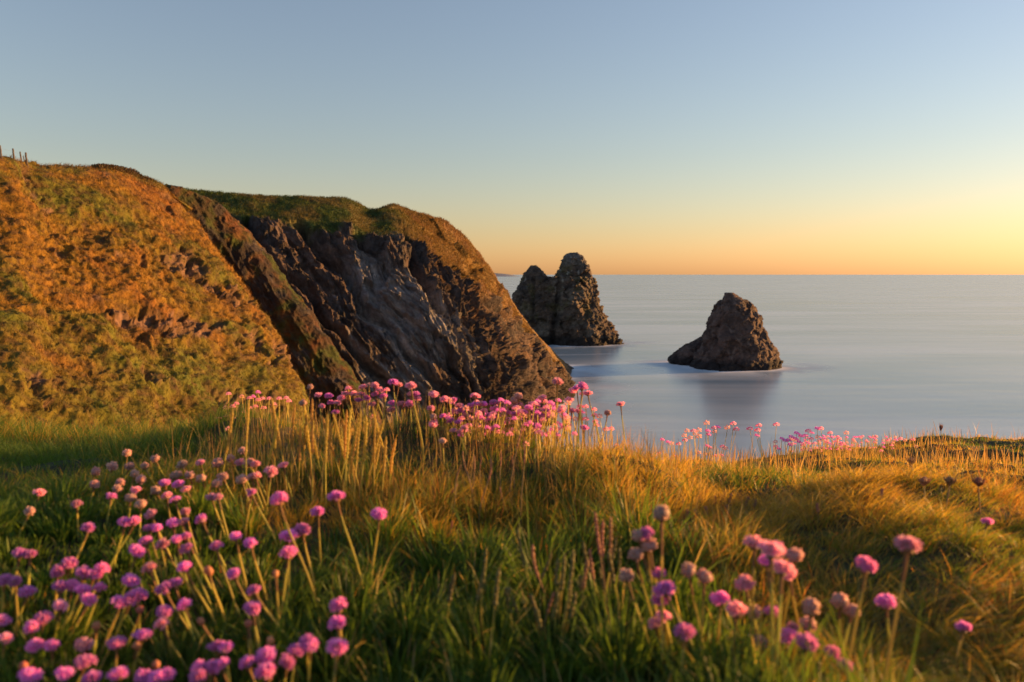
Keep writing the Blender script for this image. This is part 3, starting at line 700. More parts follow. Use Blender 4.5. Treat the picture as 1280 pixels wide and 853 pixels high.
LD = """38,120,38,p 38,150,26,p 58,152,26,m 62,170,24,p 5,185,26,p 30,190,32,p 120,153,32,p 110,203,30,p 118,230,28,f 120,255,32,p 155,172,28,p 188,172,32,m 155,230,26,m 150,315,22,f 178,245,30,m 190,215,28,p 210,190,28,p 215,212,28,m 230,202,26,p 232,225,26,p 250,190,26,m 268,158,34,p 268,185,28,m 262,212,28,p 285,185,26,p 300,188,28,m 300,210,26,p 280,240,26,p 255,240,26,m 265,260,28,p 245,262,24,p 230,270,24,p 205,250,26,m 190,280,24,p 215,285,22,p 325,275,28,m 330,180,28,m 350,182,28,p 362,178,26,f 345,202,28,p 330,205,26,m 372,200,26,p 388,190,26,f 385,215,28,m 405,175,30,f 421,160,30,f 400,195,26,p 410,222,36,m 425,190,28,p 440,215,30,m 458,200,36,m 470,185,30,p 485,190,28,m 480,210,28,p 500,207,26,p 495,225,30,m 475,235,28,m 472,260,32,m 490,250,28,p 510,250,26,p 505,165,32,p 520,207,26,m 520,230,26,p 540,230,26,m 365,225,26,p 315,225,26,m 325,240,26,p 342,236,26,m 300,245,24,p 280,262,24,p 312,258,22,f 385,240,24,p 425,240,22,p 450,250,22,f
560,108,38,p 648,123,40,m 612,140,30,p 628,130,30,m 650,150,26,p 668,150,30,p 602,172,32,p 575,208,36,p 560,255,26,m 560,276,22,p 585,235,26,f 600,236,26,p 610,210,30,p 635,210,28,p 647,216,24,m 660,196,24,p 660,240,26,p 655,270,34,m 625,240,24,f 690,206,24,p 692,226,24,p 710,230,24,f 695,248,22,p 700,262,20,p 582,270,24,p 560,306,20,f 450,330,22,f 785,187,28,p 738,217,28,f 733,276,24,p 750,275,26,p 770,335,18,f 640,195,22,p 600,262,20,p"""
LE = """165,157,56,f 95,222,50,f 116,218,38,m 126,250,54,f 86,278,52,f 58,345,52,f 155,336,44,m 174,385,72,m 164,418,62,m 145,492,48,p 172,468,46,p 235,522,76,m 248,328,56,f 296,346,54,f 450,243,62,p 502,265,78,p 490,300,54,m 574,283,56,f 535,318,74,p 558,338,52,p 422,368,62,p 346,418,64,m 395,452,70,p 448,460,50,f 508,457,54,m 460,555,62,f 625,446,66,f 617,492,58,f 555,530,68,m 615,550,80,m 570,508,44,p 690,578,44,m 732,620,50,m 713,424,54,f 750,452,58,f 794,314,76,m 855,427,70,m 922,250,78,p 1094,505,36,m 1168,178,28,m"""
LF = """265,75,18,f 350,77,20,p 331,90,18,f 360,95,20,p 403,93,20,p 432,83,18,p 428,98,18,p 425,115,15,m 488,80,20,p 267,100,17,m 270,112,15,m 288,90,15,p 300,88,16,m 290,103,15,f 240,98,17,f 240,118,18,f 202,100,15,f 222,100,15,p 193,115,15,f 212,122,15,f 195,130,15,p 228,108,14,f 122,128,15,m 140,136,15,m 152,140,14,f 175,142,15,p 160,180,13,m 135,178,13,f 112,172,13,p 265,148,15,m 276,155,14,p 260,175,13,f 315,150,15,p 326,156,14,f 312,178,13,m 292,180,13,p 240,170,13,f 485,135,13,f 486,150,13,p 505,125,15,m 515,132,17,m 526,130,16,m 535,120,18,m 552,108,24,m 548,126,20,m 566,117,18,m 530,145,15,m 590,100,17,p 600,106,14,m 618,93,17,m 630,93,18,p 580,115,15,m 560,136,15,m 600,125,13,p 620,120,14,f 660,107,15,p 665,120,13,m 712,107,15,f 690,125,12,p 680,135,12,m 650,135,12,p 640,125,13,m 625,140,12,f 610,140,12,p 590,140,13,m 575,145,13,p 495,158,14,m 480,178,13,f 700,140,12,p 708,150,11,f 720,160,11,m 845,130,12,p 870,128,12,m 885,125,13,p 900,130,11,f 925,128,12,p 935,150,11,f 860,140,11,f"""
FL = []
for zone, txt, ox, oy, s in (('A', LA, 0, 560, 2.9125), ('B', LB, 280, 560, 2.911), ('C', LC, 240, 440, 2.844), ('D', LD, 500, 440, 2.844), ('E', LE, 760, 580, 2.4615), ('F', LF, 780, 500, 2.56)):
    for t in txt.split():
        x, y, wv, k = t.split(','); wv = float(wv)
        FL.append(dict(z=zone, x=ox + float(x) / s, y=oy + float(y) / s, w=wv / s, k=k))
NOMINAL = {'m': .0245, 'p': .0235, 'f': .0225, 'b': .0125}
for f in FL:
    sz = f['w'] * {'A': .96, 'B': .95, 'C': 1.0, 'D': 1.0, 'E': .97, 'F': 1.25}[f['z']]
    # a distance from the size of the head, evened out by a distance from its row
    dS = FPX * NOMINAL[f['k']] / sz
    dR = {'A': np.interp(f['y'], [560, 600, 650, 700, 853], [1.45, 1.2, .98, .86, .68]),
          'B': np.interp(f['y'], [560, 600, 650, 700, 853], [1.45, 1.2, .98, .86, .68]),
          'C': np.interp(f['x'], [240, 370, 380], [2.15, 2.0, 1.72]), 'D': np.interp(f['x'], [500, 640, 760, 800], [1.7, 1.8, 1.85, 2.05]),
          'E': .78, 'F': np.interp(f['x'], [780, 900, 1150], [3.7, 4.1, 4.4])}[f['z']]
    if f['x'] > 1190 and f['z'] == 'E': dR = 1.15 if f['y'] > 700 else 2.2
    Y = dR * np.clip(dS / dR, .88, 1.14)
    for _ in range(40):                    # never sink into the turf, never hang on a stalk too long
        P = at(f['x'], f['y'], Y); g = ground_z(P[0], P[1]); hgt = P[2] - g
        lo, hi = (.045, .24) if f['z'] != 'F' else (.03, .25)
        if hgt < lo: Y *= .97
        elif hgt > hi: Y *= 1.02
        else: break
    f['P'] = P; f['h'] = float(hgt); f['scale'] = sz * Y / FPX / NOMINAL[f['k']]
    f['scale'] = float(np.clip(f['scale'], .72, 1.35)); f['px'] = NOMINAL[f['k']] * f['scale'] * FPX / Y
import collections
st_ = collections.defaultdict(list)
for f in FL: st_[f['z']].append(f['h'])
for k, v in st_.items(): print('STEMS', k, len(v), round(min(v), 3), round(float(np.mean(v)), 3), round(max(v), 3))

def stem_curve(P, h, x0, y0, n=9, sag=0):
    B = np.array([x0, y0, float(ground_z(x0, y0)) - .006]); t = np.linspace(0, 1, n)[:, None]
    c1 = B + np.array([(P[0] - B[0]) * .15, (P[1] - B[1]) * .15, h * .45]); c2 = P - np.array([(P[0] - B[0]) * .22, (P[1] - B[1]) * .22, h * .33])
    Q = (1 - t) ** 3 * B + 3 * t * (1 - t) ** 2 * c1 + 3 * t * t * (1 - t) * c2 + t ** 3 * P
    return Q

from mathutils import Matrix, Quaternion
def orient(tv, spin):
    q = Vector((0, 0, 1)).rotation_difference(Vector(tv)); return q @ Quaternion((0, 0, 1), spin)

order = sorted(range(len(FL)), key=lambda i: -FL[i]['px'])
indiv = set(order[:300]); rest = order[300:]
LOOK = {'m': 'bright magenta thrift flower', 'p': 'pale pink thrift flower', 'f': 'faded brownish thrift flower', 'b': 'small unopened thrift bud'}
ORD = ['', 'second', 'third', 'fourth', 'fifth', 'sixth', 'seventh', 'eighth', 'ninth', 'tenth', 'eleventh', 'twelfth', 'thirteenth', 'fourteenth', 'fifteenth', 'sixteenth', 'seventeenth', 'eighteenth', 'nineteenth', 'twentieth']
def place_name(f):
    x, y, z = f['x'], f['y'], f['z']
    if z in 'AB':
        if x > 340 and y > 730: return 'in bottom clump left of centre', 'thrift flowers along the lower left'
        if y > 800: return 'along the bottom left edge of the picture' if x < 190 else 'along the bottom edge right of the left corner', 'thrift flowers along the lower left'
        if y > 735: return ('in low row near bottom left corner' if x < 130 else 'in low row of the big left clump'), 'thrift flowers along the lower left'
        if y > 690: return ('in bright row at far left' if x < 140 else 'in bright row of the big left clump'), 'thrift flowers along the lower left'
        if x > 330: return 'on tall stems by the central green grass', 'thrift flowers along the lower left'
        if y > 632: return 'just below the faded heads on the left', 'thrift flowers along the lower left'
        if x < 140: return 'scattered in dark grass at far left', 'thrift flowers in the left middle clump'
        if y > 610: return 'in lower rank of the faded left clump', 'thrift flowers in the left middle clump'
        if y > 590: return 'in middle rank of the faded left clump', 'thrift flowers in the left middle clump'
        return 'in top rank of the faded left clump', 'thrift flowers in the left middle clump'
    if z == 'C' and x < 368: return ('in low part' if y > 505 else 'along the top') + ' of hazy drift beneath the orange hillside', 'thrift flowers against the hillside'
    if z in 'CD':
        g = 'thrift flowers along the clifftop against the cliff'
        if x < 440: return 'above the golden spikes at drift start', g
        if x < 480: return 'above the right hand golden spikes', g
        if x < 520: return 'in tall bunch before the pale rock', g
        if x < 560: return 'in gap left of the main drift', g
        up = 'upper' if y < 507 else 'lower'
        if x < 590: return f'in {up} left end of main drift', g
        if x < 620: return f'in {up} left half of main drift', g
        if x < 652: return f'in {up} right half of main drift', g
        if x < 692: return f'in {up} right end of main drift', g
        if x < 725: return f'in {up} bunch before the headland tip', g
        if x < 752: return f'in {up} bunch with sea behind it', g
        return 'standing alone against the sea, right of drift', g
    if z == 'E':
        g = 'thrift flowers in the lower right clump'
        if x > 1200: return ('low in the dark right tussock' if y > 700 else 'alone on the lit right slope'), g
        if x > 1060: return 'at right side of the lower right clump', g
        if y < 690 and x < 850: return 'in high left bunch of the lower right clump', g
        if x < 870: return 'in low left bunch of the lower right clump', g
        if y < 720: return 'in high middle of the lower right clump', g
        if x < 965: return 'in low middle of the lower right clump', g
        return 'in low right bunch of the lower right clump', g
    g = 'thrift flowers on the far right crest'
    if x < 862: return 'at left end of the far crest', g
    if x < 905: return 'in tall bunch on crest below the lone rock', g
    if x < 975: return 'on tall stalks against sea by lone rock reflection', g
    if x < 1020: return 'in magenta bunch on the far crest', g
    return 'beyond the magenta bunch on the far crest', g
cells = collections.defaultdict(list)
for i in indiv:
    ph, g = place_name(FL[i]); cells[(LOOK[FL[i]['k']], ph)].append(i); FL[i]['ph'] = ph; FL[i]['g'] = g
for (look, ph), ids in cells.items():
    ids.sort(key=lambda i: FL[i]['x']); n = len(ids)
    for r, i in enumerate(ids):
        if n == 1: lb = f'{look} {ph}'
        elif r == 0: lb = f'{look} {ph}, leftmost'
        elif r == n - 1: lb = f'{look} {ph}, rightmost'
        else: lb = f'{look} {ph}, {ORD[r]} from left'
        FL[i]['label'] = lb

def flower(i):
    f = FL[i]; P = f['P']; h = f['h']; s = f['scale']; rg = random.Random(i * 13 + 5)
    cr_x = {'A': -0.25, 'B': .05, 'C': 0, 'D': .05, 'E': .25, 'F': 0}[f['z']]
    if f['z'] == 'A' and f['x'] > 180: cr_x = .35
    if f['z'] == 'E': cr_x = .0 + (1030 - f['x']) / 500 * .5
    lx = (cr_x + rg.uniform(-.22, .22)) * h; ly = rg.uniform(-.15, .2) * h
    Q = stem_curve(P, h, P[0] + lx, P[1] + ly)
    tv = Q[-1] - Q[-2]; tv = tv / np.linalg.norm(tv) + np.array([rg.uniform(-.2, .2), rg.uniform(-.25, .1), 0])
    q = orient(tv, rg.uniform(0, 6.28))
    root = bpy.data.objects.new('thrift_bud' if f['k'] == 'b' else 'thrift_flower', None); col.objects.link(root)
    root.location = Q[0]; root.empty_display_size = .02
    tag(root, f['label'], 'flower bud' if f['k'] == 'b' else 'flower', f['g'])
    V, F = tube(Q - Q[0], np.linspace(.0017, .0014, len(Q)) * (1 if s > .9 else .9)); me = np_mesh('stem', V, F); me.materials.append(M_stem)
    stm = link('stem', me, (), root)
    # dry papery sheath below the head
    V, F = tube((Q - Q[0])[-3:] , np.array([.0013, .0016, .0022])); me = np_mesh('sheath', V, F); me.materials.append(M_sheath)
    link('sheath', me, (), stm)
    hm = BM[i % 3] if f['k'] == 'b' else HM[f['k']][i % len(HM[f['k']])]
    hd = link('bud' if f['k'] == 'b' else 'flower_head', hm, (), root)
    hd.location = Q[-1] - Q[0] - np.array(q @ Vector((0, 0, .008 * s))) * .9; hd.rotation_mode = 'QUATERNION'; hd.rotation_quaternion = q; hd.scale = (s * rg.uniform(.9, 1.15), s * rg.uniform(.9, 1.15), s * rg.uniform(.8, 1.1))
    if f['k'] != 'b' and f['px'] > 7:
        link('calyx', core_f if f['k'] == 'f' else core_me, (), hd)
    if f['px'] > 14: link('bract_cup', bracts, (), hd)
for i in sorted(indiv): flower(i)

# the rest, too many and too small to count: one object
def hm_arrays(me):
    V = np.zeros(len(me.vertices) * 3, np.float32); me.vertices.foreach_get('co', V)
    return V.reshape(-1, 3), [list(p.vertices) for p in me.polygons]
def rest_flowers():
    V = []; Q = []; T = []; MQ = []; MT = []; k = 0; mi = {'m': 1, 'p': 2, 'f': 3, 'b': 2}
    cache = {kk: hm_arrays(m) for kk, m in LOW.items()}
    extra = []
    for i in rest: extra.append((FL[i]['P'], FL[i]['h'], FL[i]['scale'], FL[i]['k']))
    rg = np.random.default_rng(77)
    for _ in range(240):                   # more tiny ones within the drifts
        z = rg.integers(0, 2)
        px, py, Y = (rg.uniform(560, 720), rg.uniform(500, 545), rg.uniform(1.85, 2.2)) if z == 0 else (rg.uniform(985, 1120), rg.uniform(545, 565), rg.uniform(4.0, 4.6))
        P = at(px, py, Y); h = P[2] - ground_z(P[0], P[1])
        if .02 < h < .2: extra.append((P, float(h), .8, 'mpf'[rg.integers(0, 3)]))
    for (P, h, s, kk) in extra:
        kk = 'p' if kk == 'b' else kk
        B = (P[0] + rg.uniform(-.2, .2) * h, P[1] + rg.uniform(-.2, .2) * h)
        C = stem_curve(P, h, *B, n=6); v, f = tube(C, .0011, 4)
        V.append(v); Q.append(f + k); MQ += [0] * len(f); k += len(v)
        hv, hf = cache[kk]; V.append(hv * s + P - [0, 0, .008 * s]); 
        q4 = np.array([x for x in hf if len(x) == 4]) + k; t3 = np.array([x for x in hf if len(x) == 3]) + k
        Q.append(q4); MQ += [mi[kk]] * len(q4); T.append(t3); MT += [mi[kk]] * len(t3); k += len(hv)
    me = np_mesh('thrift_flowers', np.vstack(V), [np.vstack(Q), np.vstack(T)], smooth=False, M=MQ + MT)
    for m in (M_stem, M_pink, M_mid, M_fade): me.materials.append(m)
    tag(link('thrift_flowers', me), 'many tiny distant thrift flowers filling the drifts along the clifftop', 'flowers', kind='stuff')
rest_flowers()

# ------------------------------------------------------------------ plantain seed spikes
def spike_mesh(name, length, rad, mat, seed):
    rg = np.random.default_rng(seed); n = max(10, int(length / .0022)); ns = 7
    t = np.linspace(0, 1, n); prof = rad * np.minimum(1, np.minimum(t / .06 + .35, (1 - t) / .12 + .15))
    pts = np.stack([0 * t, 0 * t, t * length], -1); V, F = tube(pts, prof, ns)
    V = V.reshape(n, ns, 3); k = 1 + .28 * ((np.arange(n)[:, None] + np.arange(ns)[None]) % 2) + rg.normal(0, .07, (n, ns))
    V[..., :2] *= k[..., None]
    me = np_mesh(name, V.reshape(-1, 3), F, smooth=False); me.materials.append(mat); return me

# (x, top y, foot y) in photo pixels, distance, kind, spike share, curl
SP = []
for (x, y0, y1) in [(145,205,350),(195,172,360),(283,160,300),(292,195,390),(303,230,345),(365,185,345),(385,270,430),(400,190,320),(407,215,345),(430,165,300),(432,240,500),(420,270,460),(465,232,350),(481,222,345),(492,250,350),(501,215,330),(534,238,400),(545,205,300),(560,310,470),(572,250,400),(581,240,395),(592,235,385),(600,205,330),(620,225,330),(650,240,345),(668,320,400),(680,240,380),(690,300,430),(722,310,480),(527,265,370),(570,200,300),(640,200,290)]:
    SP.append((240 + x / 2.844, 440 + y0 / 2.844, 440 + y1 / 2.844, 'y', 'c'))
for (x, y0, y1) in [(214,400,520),(230,350,500),(262,365,490),(290,370,500),(322,380,470),(350,350,480),(398,370,500),(430,250,420),(442,300,440),(355,480,620),(197,470,600),(180,600,720)]:
    SP.append((500 + x / 2.844, 440 + y0 / 2.844, 440 + y1 / 2.844, 'r', 'd'))
for (x, y0, y1, k) in [(613,130,560,'r'),(658,165,420,'r'),(685,155,420,'r'),(355,270,560,'r'),(290,200,480,'g'),(220,370,640,'g'),(245,450,740,'g'),(268,450,720,'g'),(153,280,480,'g'),(425,300,560,'g'),(460,330,600,'g'),(515,420,700,'g'),(550,400,640,'g'),(597,290,560,'r'),(345,480,740,'g'),(375,540,760,'g'),(440,470,760,'r'),(535,290,560,'g'),(710,240,520,'g'),(650,370,600,'g'),(722,285,520,'g'),(570,260,540,'g'),(585,330,600,'r'),(30,390,640,'g'),(140,380,620,'g'),(668,300,560,'g'),(490,310,600,'g'),(455,470,700,'g'),(540,470,700,'g'),(200,690,830,'g')]:
    SP.append((560 + x / 3.37, 600 + y0 / 3.37, 600 + y1 / 3.37, k, 'l'))
for (x, y0, y1) in [(240,140,210),(265,140,210),(300,130,200),(330,95,180),(365,125,200),(380,90,180),(430,100,190),(455,110,190),(645,120,200),(845,75,150),(870,10,140),(935,0,160),(1255,70,170)]:
    SP.append((760 + x / 2.4615, 580 + y0 / 2.4615, 580 + y1 / 2.4615, 'r', 'e'))
SPG = {'c': ('plantain spikes in the golden central bunch', 'tall golden seed spike in sunlit central bunch'),
       'd': ('dry stalks right of the central bunch', 'thin dry stalk right of the golden bunch'),
       'l': ('seed spikes in the shaded lower middle', 'seed spike in shaded lower middle grass'),
       'e': ('seed spikes on the sunlit right slope', 'short russet seed spike on sunlit right slope')}
adj = {'y': '', 'r': 'russet ', 'g': 'dull green '}
rank = collections.defaultdict(list)
for i, s_ in enumerate(SP): rank[(s_[4], s_[3])].append(i)
for key, ids in rank.items():
    ids.sort(key=lambda i: SP[i][0])
ORD2 = ORD + ['twenty-first', 'twenty-second', 'twenty-third', 'twenty-fourth', 'twenty-fifth', 'twenty-sixth']
SM = {k: [spike_mesh('seed_head', 1.0 * L_, r_, m, 5 + j) for j, (L_, r_) in enumerate([(.06, .0024), (.045, .0026), (.075, .0022)])] for k, m in (('y', M_spike_y), ('g', M_spike_g), ('r', M_spike_r))}
for i, (x, yt, yb, k, z) in enumerate(SP):
    Yd = {'c': 1.55, 'd': 1.5, 'l': 1.02, 'e': 1.6}[z] + random.uniform(-.08, .08)
    if z == 'e' and x > 1090: Yd = 1.9
    P = at(x, yt, Yd); g = ground_z(P[0], P[1]); h = P[2] - g
    while h > .30: Yd *= 1.02; P = at(x, yt, Yd); h = P[2] - ground_z(P[0], P[1])
    while h < .04: Yd *= .98; P = at(x, yt, Yd); h = P[2] - ground_z(P[0], P[1])
    h = float(h); sc_len = {'c': .55, 'd': .3, 'l': .42, 'e': .4}[z]
    ids = rank[(z, k)]; r = ids.index(i); n = len(ids); base = SPG[z][1]
    if k != 'y' and z == 'l': base = adj[k] + base
    lb = base + (', leftmost' if r == 0 else ', rightmost' if r == n - 1 else (f', {ORD2[r]} from left' if r < len(ORD2) else f', {ORD[n - 1 - r]} from right' if n - 1 - r > 0 else ''))
    lean = random.uniform(-.24, .24)
    Q = stem_curve(P, h, P[0] + lean * h, P[1] + random.uniform(-.1, .1) * h, n=14)
    wob = np.sin(np.linspace(0, random.uniform(3, 7), 14)) * .004 * random.uniform(-1, 1) * (1.8 if z == 'd' else 1); Q[:, 0] += wob * np.linspace(0, 1, 14)
    root = bpy.data.objects.new('dry_stalk' if z == 'd' else 'plantain_spike', None); col.objects.link(root); root.location = Q[0]; root.empty_display_size = .02
    tag(root, lb, 'dry stalk' if z == 'd' else 'seed spike', SPG[z][0])
    nk = int(14 * (1 - sc_len)); V, F = tube((Q - Q[0])[:nk + 1], .0012 if z != 'd' else .0013, 5); me = np_mesh('stem', V, F); me.materials.append(M_stem if k != 'r' else M_dry); link('stem', me, (), root)
    # seed head follows the stalk
    A_ = (Q - Q[0])[nk:]; nn = max(16, int(np.linalg.norm(A_[-1] - A_[0]) / .0025)); A2 = catmull(A_, nn); t = np.linspace(0, 1, nn)
    rad = {'c': .0021, 'd': .0013, 'l': .0020, 'e': .0026}[z] * random.uniform(.8, 1.2)
    prof = rad * np.minimum(1, np.minimum(t / .08 + .4, (1 - t) / .15 + .25)); V, F = tube(A2, prof, 7)
    V = V.reshape(nn, 7, 3); kk = 1 + .30 * ((np.arange(nn)[:, None] + np.arange(7)[None]) % 2) + rng.normal(0, .16, (nn, 7)) + .25 * np.sin(np.arange(nn) * 1.9 + i)[:, None]; V = A2[:, None] + (V - A2[:, None]) * kk[..., None]
    me = np_mesh('seed_head', V.reshape(-1, 3), F, smooth=False); me.materials.append({'y': M_spike_y, 'g': M_spike_g, 'r': M_spike_r}[k]); link('seed_head', me, (), root)
    for m_ in [x_ for x_ in bpy.data.meshes if False]: pass

# ------------------------------------------------------------------ dry oval seed heads on the right
KN = [(1176,538,3.4,.018,.006,'dry oval seed head on stalk standing against the sea at right'),
      (1139,580,1.75,.010,.008,'slim dry seed head on tall stalk on the lit right slope'),
      (1155,606,1.65,.011,.009,'dark blurred seed head on the right slope, left of three'),
      (1187,606,1.65,.011,.009,'dark blurred seed head on the right slope, middle of three'),
      (1223,607,1.65,.011,.009,'dark blurred seed head on the right slope, right of three')]
for i, (x, y, Yd, rz, rx, lb) in enumerate(KN):
    P = at(x, y, Yd); h = float(P[2] - ground_z(P[0], P[1]))
    while h < .05: Yd *= .97; P = at(x, y, Yd); h = float(P[2] - ground_z(P[0], P[1]))
    Q = stem_curve(P, h, P[0] + .1 * h * (-1) ** i, P[1], n=9)
    root = bpy.data.objects.new('dry_seed_head', None); col.objects.link(root); root.location = Q[0]; root.empty_display_size = .02
    tag(root, lb, 'seed head', 'dry seed heads on the right slope')
    V, F = tube(Q - Q[0], .0012); me = np_mesh('stem', V, F); me.materials.append(M_dry); link('stem', me, (), root)
    V, F, T = blob(rx * .75, rz * .8, rz * .6, 12, 10, .16, i); ps = [(V, F, T)]
    for b_ in range(14):
        a_ = b_ * 2.4; r_ = rx * random.uniform(.7, 1.0); tip = np.array([math.cos(a_) * r_ * 1.5, math.sin(a_) * r_ * 1.5, rz * random.uniform(1.0, 1.9)])
        ps.append(tube(np.array([[math.cos(a_) * rx * .3, math.sin(a_) * rx * .3, 0], [math.cos(a_) * r_ * 1.1, math.sin(a_) * r_ * 1.1, rz * .6], tip]), np.array([.0007, .0013, .0002]), 4))
    me = simple_mesh('seed_head', ps, M_spike_r, False)
    hd = link('seed_head', me, (), root); hd.location = Q[-1] - Q[0]

# ------------------------------------------------------------------ stubble along the right slope: stuff
def stubble():
    n = 5200; x = rng.uniform(.2, 4.2, n); y = rng.uniform(1.9, 5.2, n)
    k = (np.abs(x) < .75 * y) & (fbm(np.stack([x * 1.5, y * 1.5, x * 0], -1), 2, 301) > -.15); x, y = x[k], y[k]; n = len(x)
    m_ = 1500; x = np.concatenate([x, rng.uniform(-.75, .42, m_)]); y = np.concatenate([y, rng.uniform(1.45, 2.25, m_)]); n = len(x)
    B = np.stack([x, y, ground_z(x, y)], -1)
    C = mixc(np.array([.30, .18, .07]), np.array([.38, .28, .12]), rng.uniform(0, 1, n))
    me = blades('dry_stubble', B, rng.uniform(.04, .12, n), np.concatenate([rng.uniform(.0022, .0042, n - m_), rng.uniform(.0010, .0018, m_)]), rng.uniform(0, .35, n), rng.uniform(0, 6.28, n), C, None)
    tag(link('dry_stubble', me, [M_grass]), 'short dry flower stalks standing all over the right slope', 'dry stalks', kind='stuff')
stubble()
def bents():
    n = 38000; y = 1.05 + 3.6 * rng.uniform(0, 1, n) ** 1.6; x = rng.uniform(-.8, .8, n) * y; ex = rng.uniform(0, 1, n) < .12; x = np.where(ex, np.sign(x) * (.7 * y + rng.uniform(0, 1.6, n)), x)
    keep = (fbm(np.stack([x * 2.6, y * 2.6, x * 0], -1), 3, 311) > -.12) & ((x > .22) | (y > 1.42) | (rng.uniform(0, 1, n) < .16)); x, y = x[keep], y[keep]; n = len(x)
    B = np.stack([x, y, ground_z(x, y)], -1)
    C = mixc(np.array([.45, .27, .05]), np.array([.62, .44, .10]), rng.uniform(0, 1, n)) * rng.uniform(.6, 1.15, (n, 1))
    r_ = rng.uniform(0, 1, n) < .22; C[r_] = np.array([.42, .17, .05])
    C[rng.uniform(0, 1, n) < .2 + .5 * sstep(.0, .3, fbm(B * [2.4, 2.4, 0], 3, 98))] = np.array([.15, .20, .03])
    h = rng.uniform(.03, .085, n) * (.45 + 1.1 * vnoise(B * [6, 6, 0], 66) ** 1.3) * np.where(y > 2.6, .8, 1)
    k2 = (rng.uniform(0, 1, n) > np.clip(hump_w(x, y) * 1.5, 0, 1)) & (rng.uniform(0, 1, n) > .82 * sstep(-.40, -.75, x)) & (rng.uniform(0, 1, n) > .7 * sstep(.0, .3, fbm(B * [1.8, 1.8, 0], 3, 97)) * sstep(.35, .1, x))
    gl = sstep(-.3, -.7, x) > rng.uniform(0, 1.3, n); C[gl] = np.array([.20, .22, .035]); B, C, h, y, x = B[k2], C[k2], h[k2], y[k2], x[k2]; n = len(x)
    me = blades('golden_bents', B, h, rng.uniform(.0009, .0019, n) * (1 + .25 * (y > 2.4)), rng.uniform(.1, .9, n), rng.uniform(0, 6.28, n), C, None)
    tag(link('golden_bents', me, [M_grass]), 'fine golden grass stems catching the low sun above the turf', 'grass', kind='stuff')
bents()

# ------------------------------------------------------------------ heather mound on the hill crest
def heather():
    a = at(128, 213, 69.5); b = at(200, 244, 75.0); n = 9000
    hp = H2.reshape(-1, 3); t = rng.uniform(0, 1, n); u = rng.normal(0, 1, (n, 3)); u /= np.linalg.norm(u, axis=1, keepdims=True); u[:, 2] = np.abs(u[:, 2])
    pts_ = []
    for px_ in np.linspace(124, 203, 12):
        m = np.where(np.abs(hx.reshape(-1) - px_) < 2.5)[0]; c_ = m[np.argsort(hy.reshape(-1)[m])[:6]]; pts_.append(hp[c_].mean(0) + [0, -.6, -.62])
    pts_ = catmull(np.array(pts_), 200)
    prof = (.45 + .55 * np.sin(np.pi * np.clip(t * .9 + .1, 0, 1))) * (1 + .25 * fbm(np.stack([t * 9, u[:, 0] * 2, u[:, 2]], -1), 2, 401)); r_ = rng.uniform(.75, 1, n) ** .5
    a, b = pts_[0], pts_[-1]; P = pts_[(t * 199).astype(int)] + u * [.8, 1.1, .85] * (prof * r_)[:, None]
    C = mixc(np.array([.045, .030, .018]), np.array([.13, .075, .035]), rng.uniform(0, 1, n)); C[rng.uniform(0, 1, n) < .2] = np.array([.05, .06, .018])
    root = bpy.data.objects.new('heather_bush', None); col.objects.link(root); base = a + (b - a) * .5 + [0, 0, -.4]; root.location = base
    tag(root, 'long dark brown heather mound lying along the crest of the left hillside', 'bush')
    me = blades('foliage', P - base, rng.uniform(.10, .26, n), rng.uniform(.05, .11, n), rng.uniform(.1, .9, n), rng.uniform(0, 6.28, n), C, None); me.materials.append(M_hillgrass)
    link('foliage', me, (), root)
    V = []; F = []; k = 0
    for j in range(26):
        p = pts_[int((j + .5) / 26 * 199)] - base + [0, 0, -.5]; q = p + rng.normal(0, .25, 3) + [0, 0, .75]
        v, f = tube(np.array([p, (p + q) / 2 + rng.normal(0, .05, 3), q]), np.array([.03, .022, .008]), 5); V.append(v); F.append(f + k); k += len(v)
    me = np_mesh('branches', np.vstack(V), np.vstack(F)); me.materials.append(M_dry); link('branches', me, (), root)
heather()

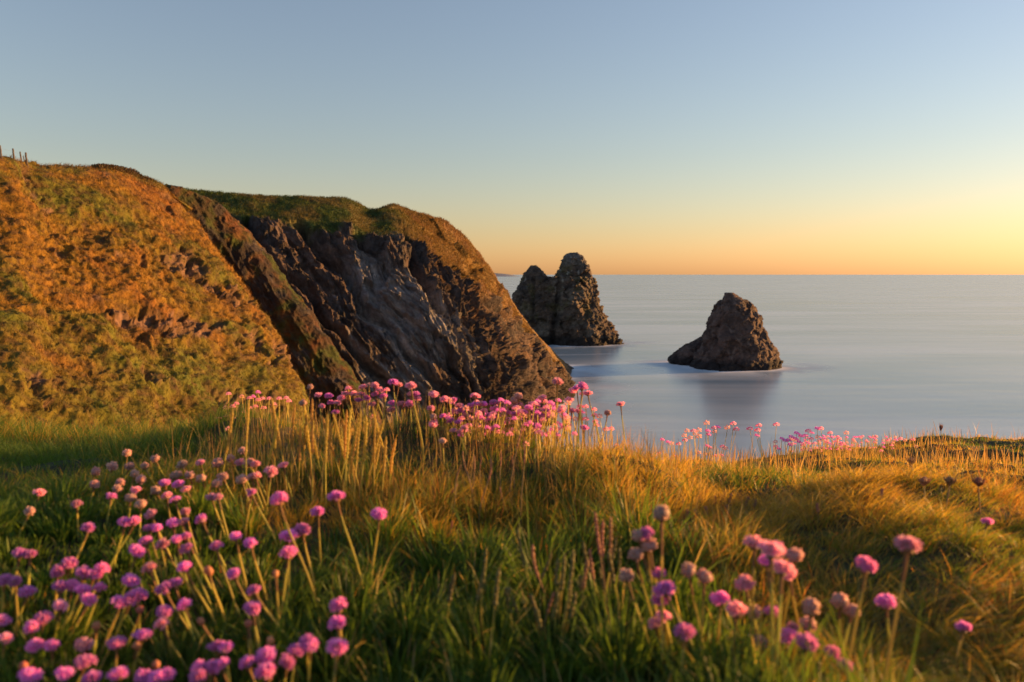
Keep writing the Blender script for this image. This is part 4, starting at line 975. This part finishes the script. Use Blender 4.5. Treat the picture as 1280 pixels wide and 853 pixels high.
# ------------------------------------------------------------------ fence on the left hilltop
def fence():
    root = bpy.data.objects.new('fence', None); col.objects.link(root)
    tag(root, 'leaning wooden fence posts on the hilltop at upper left', 'fence')
    specs = [(1, 182, 200, 57.5, .13), (17, 186, 201, 58.5, .13), (26, 190, 203, 60, .11), (30, 195, 204, 64, .08), (33, 191, 207, 60.5, .15), (-22, 178, 198, 56, .09), (-48, 174, 195, 55, .09)]
    tops = []
    base = at(17, 200, 58.5); root.location = base
    mw = land_mat('weathered_wood', 6, bump=.6, bdist=.02)
    for k, (x, y0, y1, Y, wd) in enumerate(specs):
        a = at(x + 1.4, y1 + 3, Y) - base; b = at(x - 1.0, y0, Y) - base
        n = 8; pts = a + (b - a) * np.linspace(0, 1, n)[:, None]; pts[:, 0] += rng.normal(0, .008, n)
        V, F = tube(pts, np.linspace(wd * .55, wd * .45, n), 8)
        m0 = len(V); V = np.vstack([V, pts[-1:] + [0, 0, .02]]); T = np.array([[m0 - 8 + j, m0 - 8 + (j + 1) % 8, m0] for j in range(8)])
        me = np_mesh('post', V, [F, T], np.tile([.10, .08, .065], (len(V), 1)), smooth=False); me.materials.append(mw); link('post', me, (), root); tops.append((x, a, b))
    tops.sort()
    m, nt, N, L = new_mat('fence_wire'); o_ = N.new('ShaderNodeOutputMaterial'); b_ = N.new('ShaderNodeBsdfPrincipled'); b_.inputs['Base Color'].default_value = (.12, .11, .10, 1); b_.inputs['Metallic'].default_value = .6; b_.inputs['Roughness'].default_value = .6; L.new(b_.outputs[0], o_.inputs[0])
    for lv in (.55, .85):
        for i in range(len(tops) - 1):
            p = tops[i][1] * (1 - lv) + tops[i][2] * lv; q = tops[i + 1][1] * (1 - lv) + tops[i + 1][2] * lv
            t = np.linspace(0, 1, 7)[:, None]; c = p + (q - p) * t; c[:, 2] -= (.06 * 4 * t * (1 - t))[:, 0]
            V, F = tube(c, .003, 4); me = np_mesh('wire', V, F); me.materials.append(m); link('wire', me, (), root)
fence()

# ------------------------------------------------------------------ camera, view
cd = bpy.data.cameras.new('camera'); cam = bpy.data.objects.new('camera', cd); col.objects.link(cam); sc.camera = cam
cd.lens = 28; cd.sensor_width = 36; cd.clip_start = .02; cd.clip_end = 80000
cam.location = (0, 0, HC); cam.rotation_euler = (math.pi / 2 - PITCH, 0, 0)
cd.dof.use_dof = True; cd.dof.focus_distance = 4.5; cd.dof.aperture_fstop = 5.2
vs = sc.view_settings; vs.view_transform = 'Standard'; vs.look = 'None'; vs.exposure = 1.30; vs.gamma = 1; vs.use_curve_mapping = False
sc.cycles.max_bounces = 6; sc.cycles.diffuse_bounces = 3; sc.cycles.transmission_bounces = 4; sc.cycles.use_adaptive_sampling = True
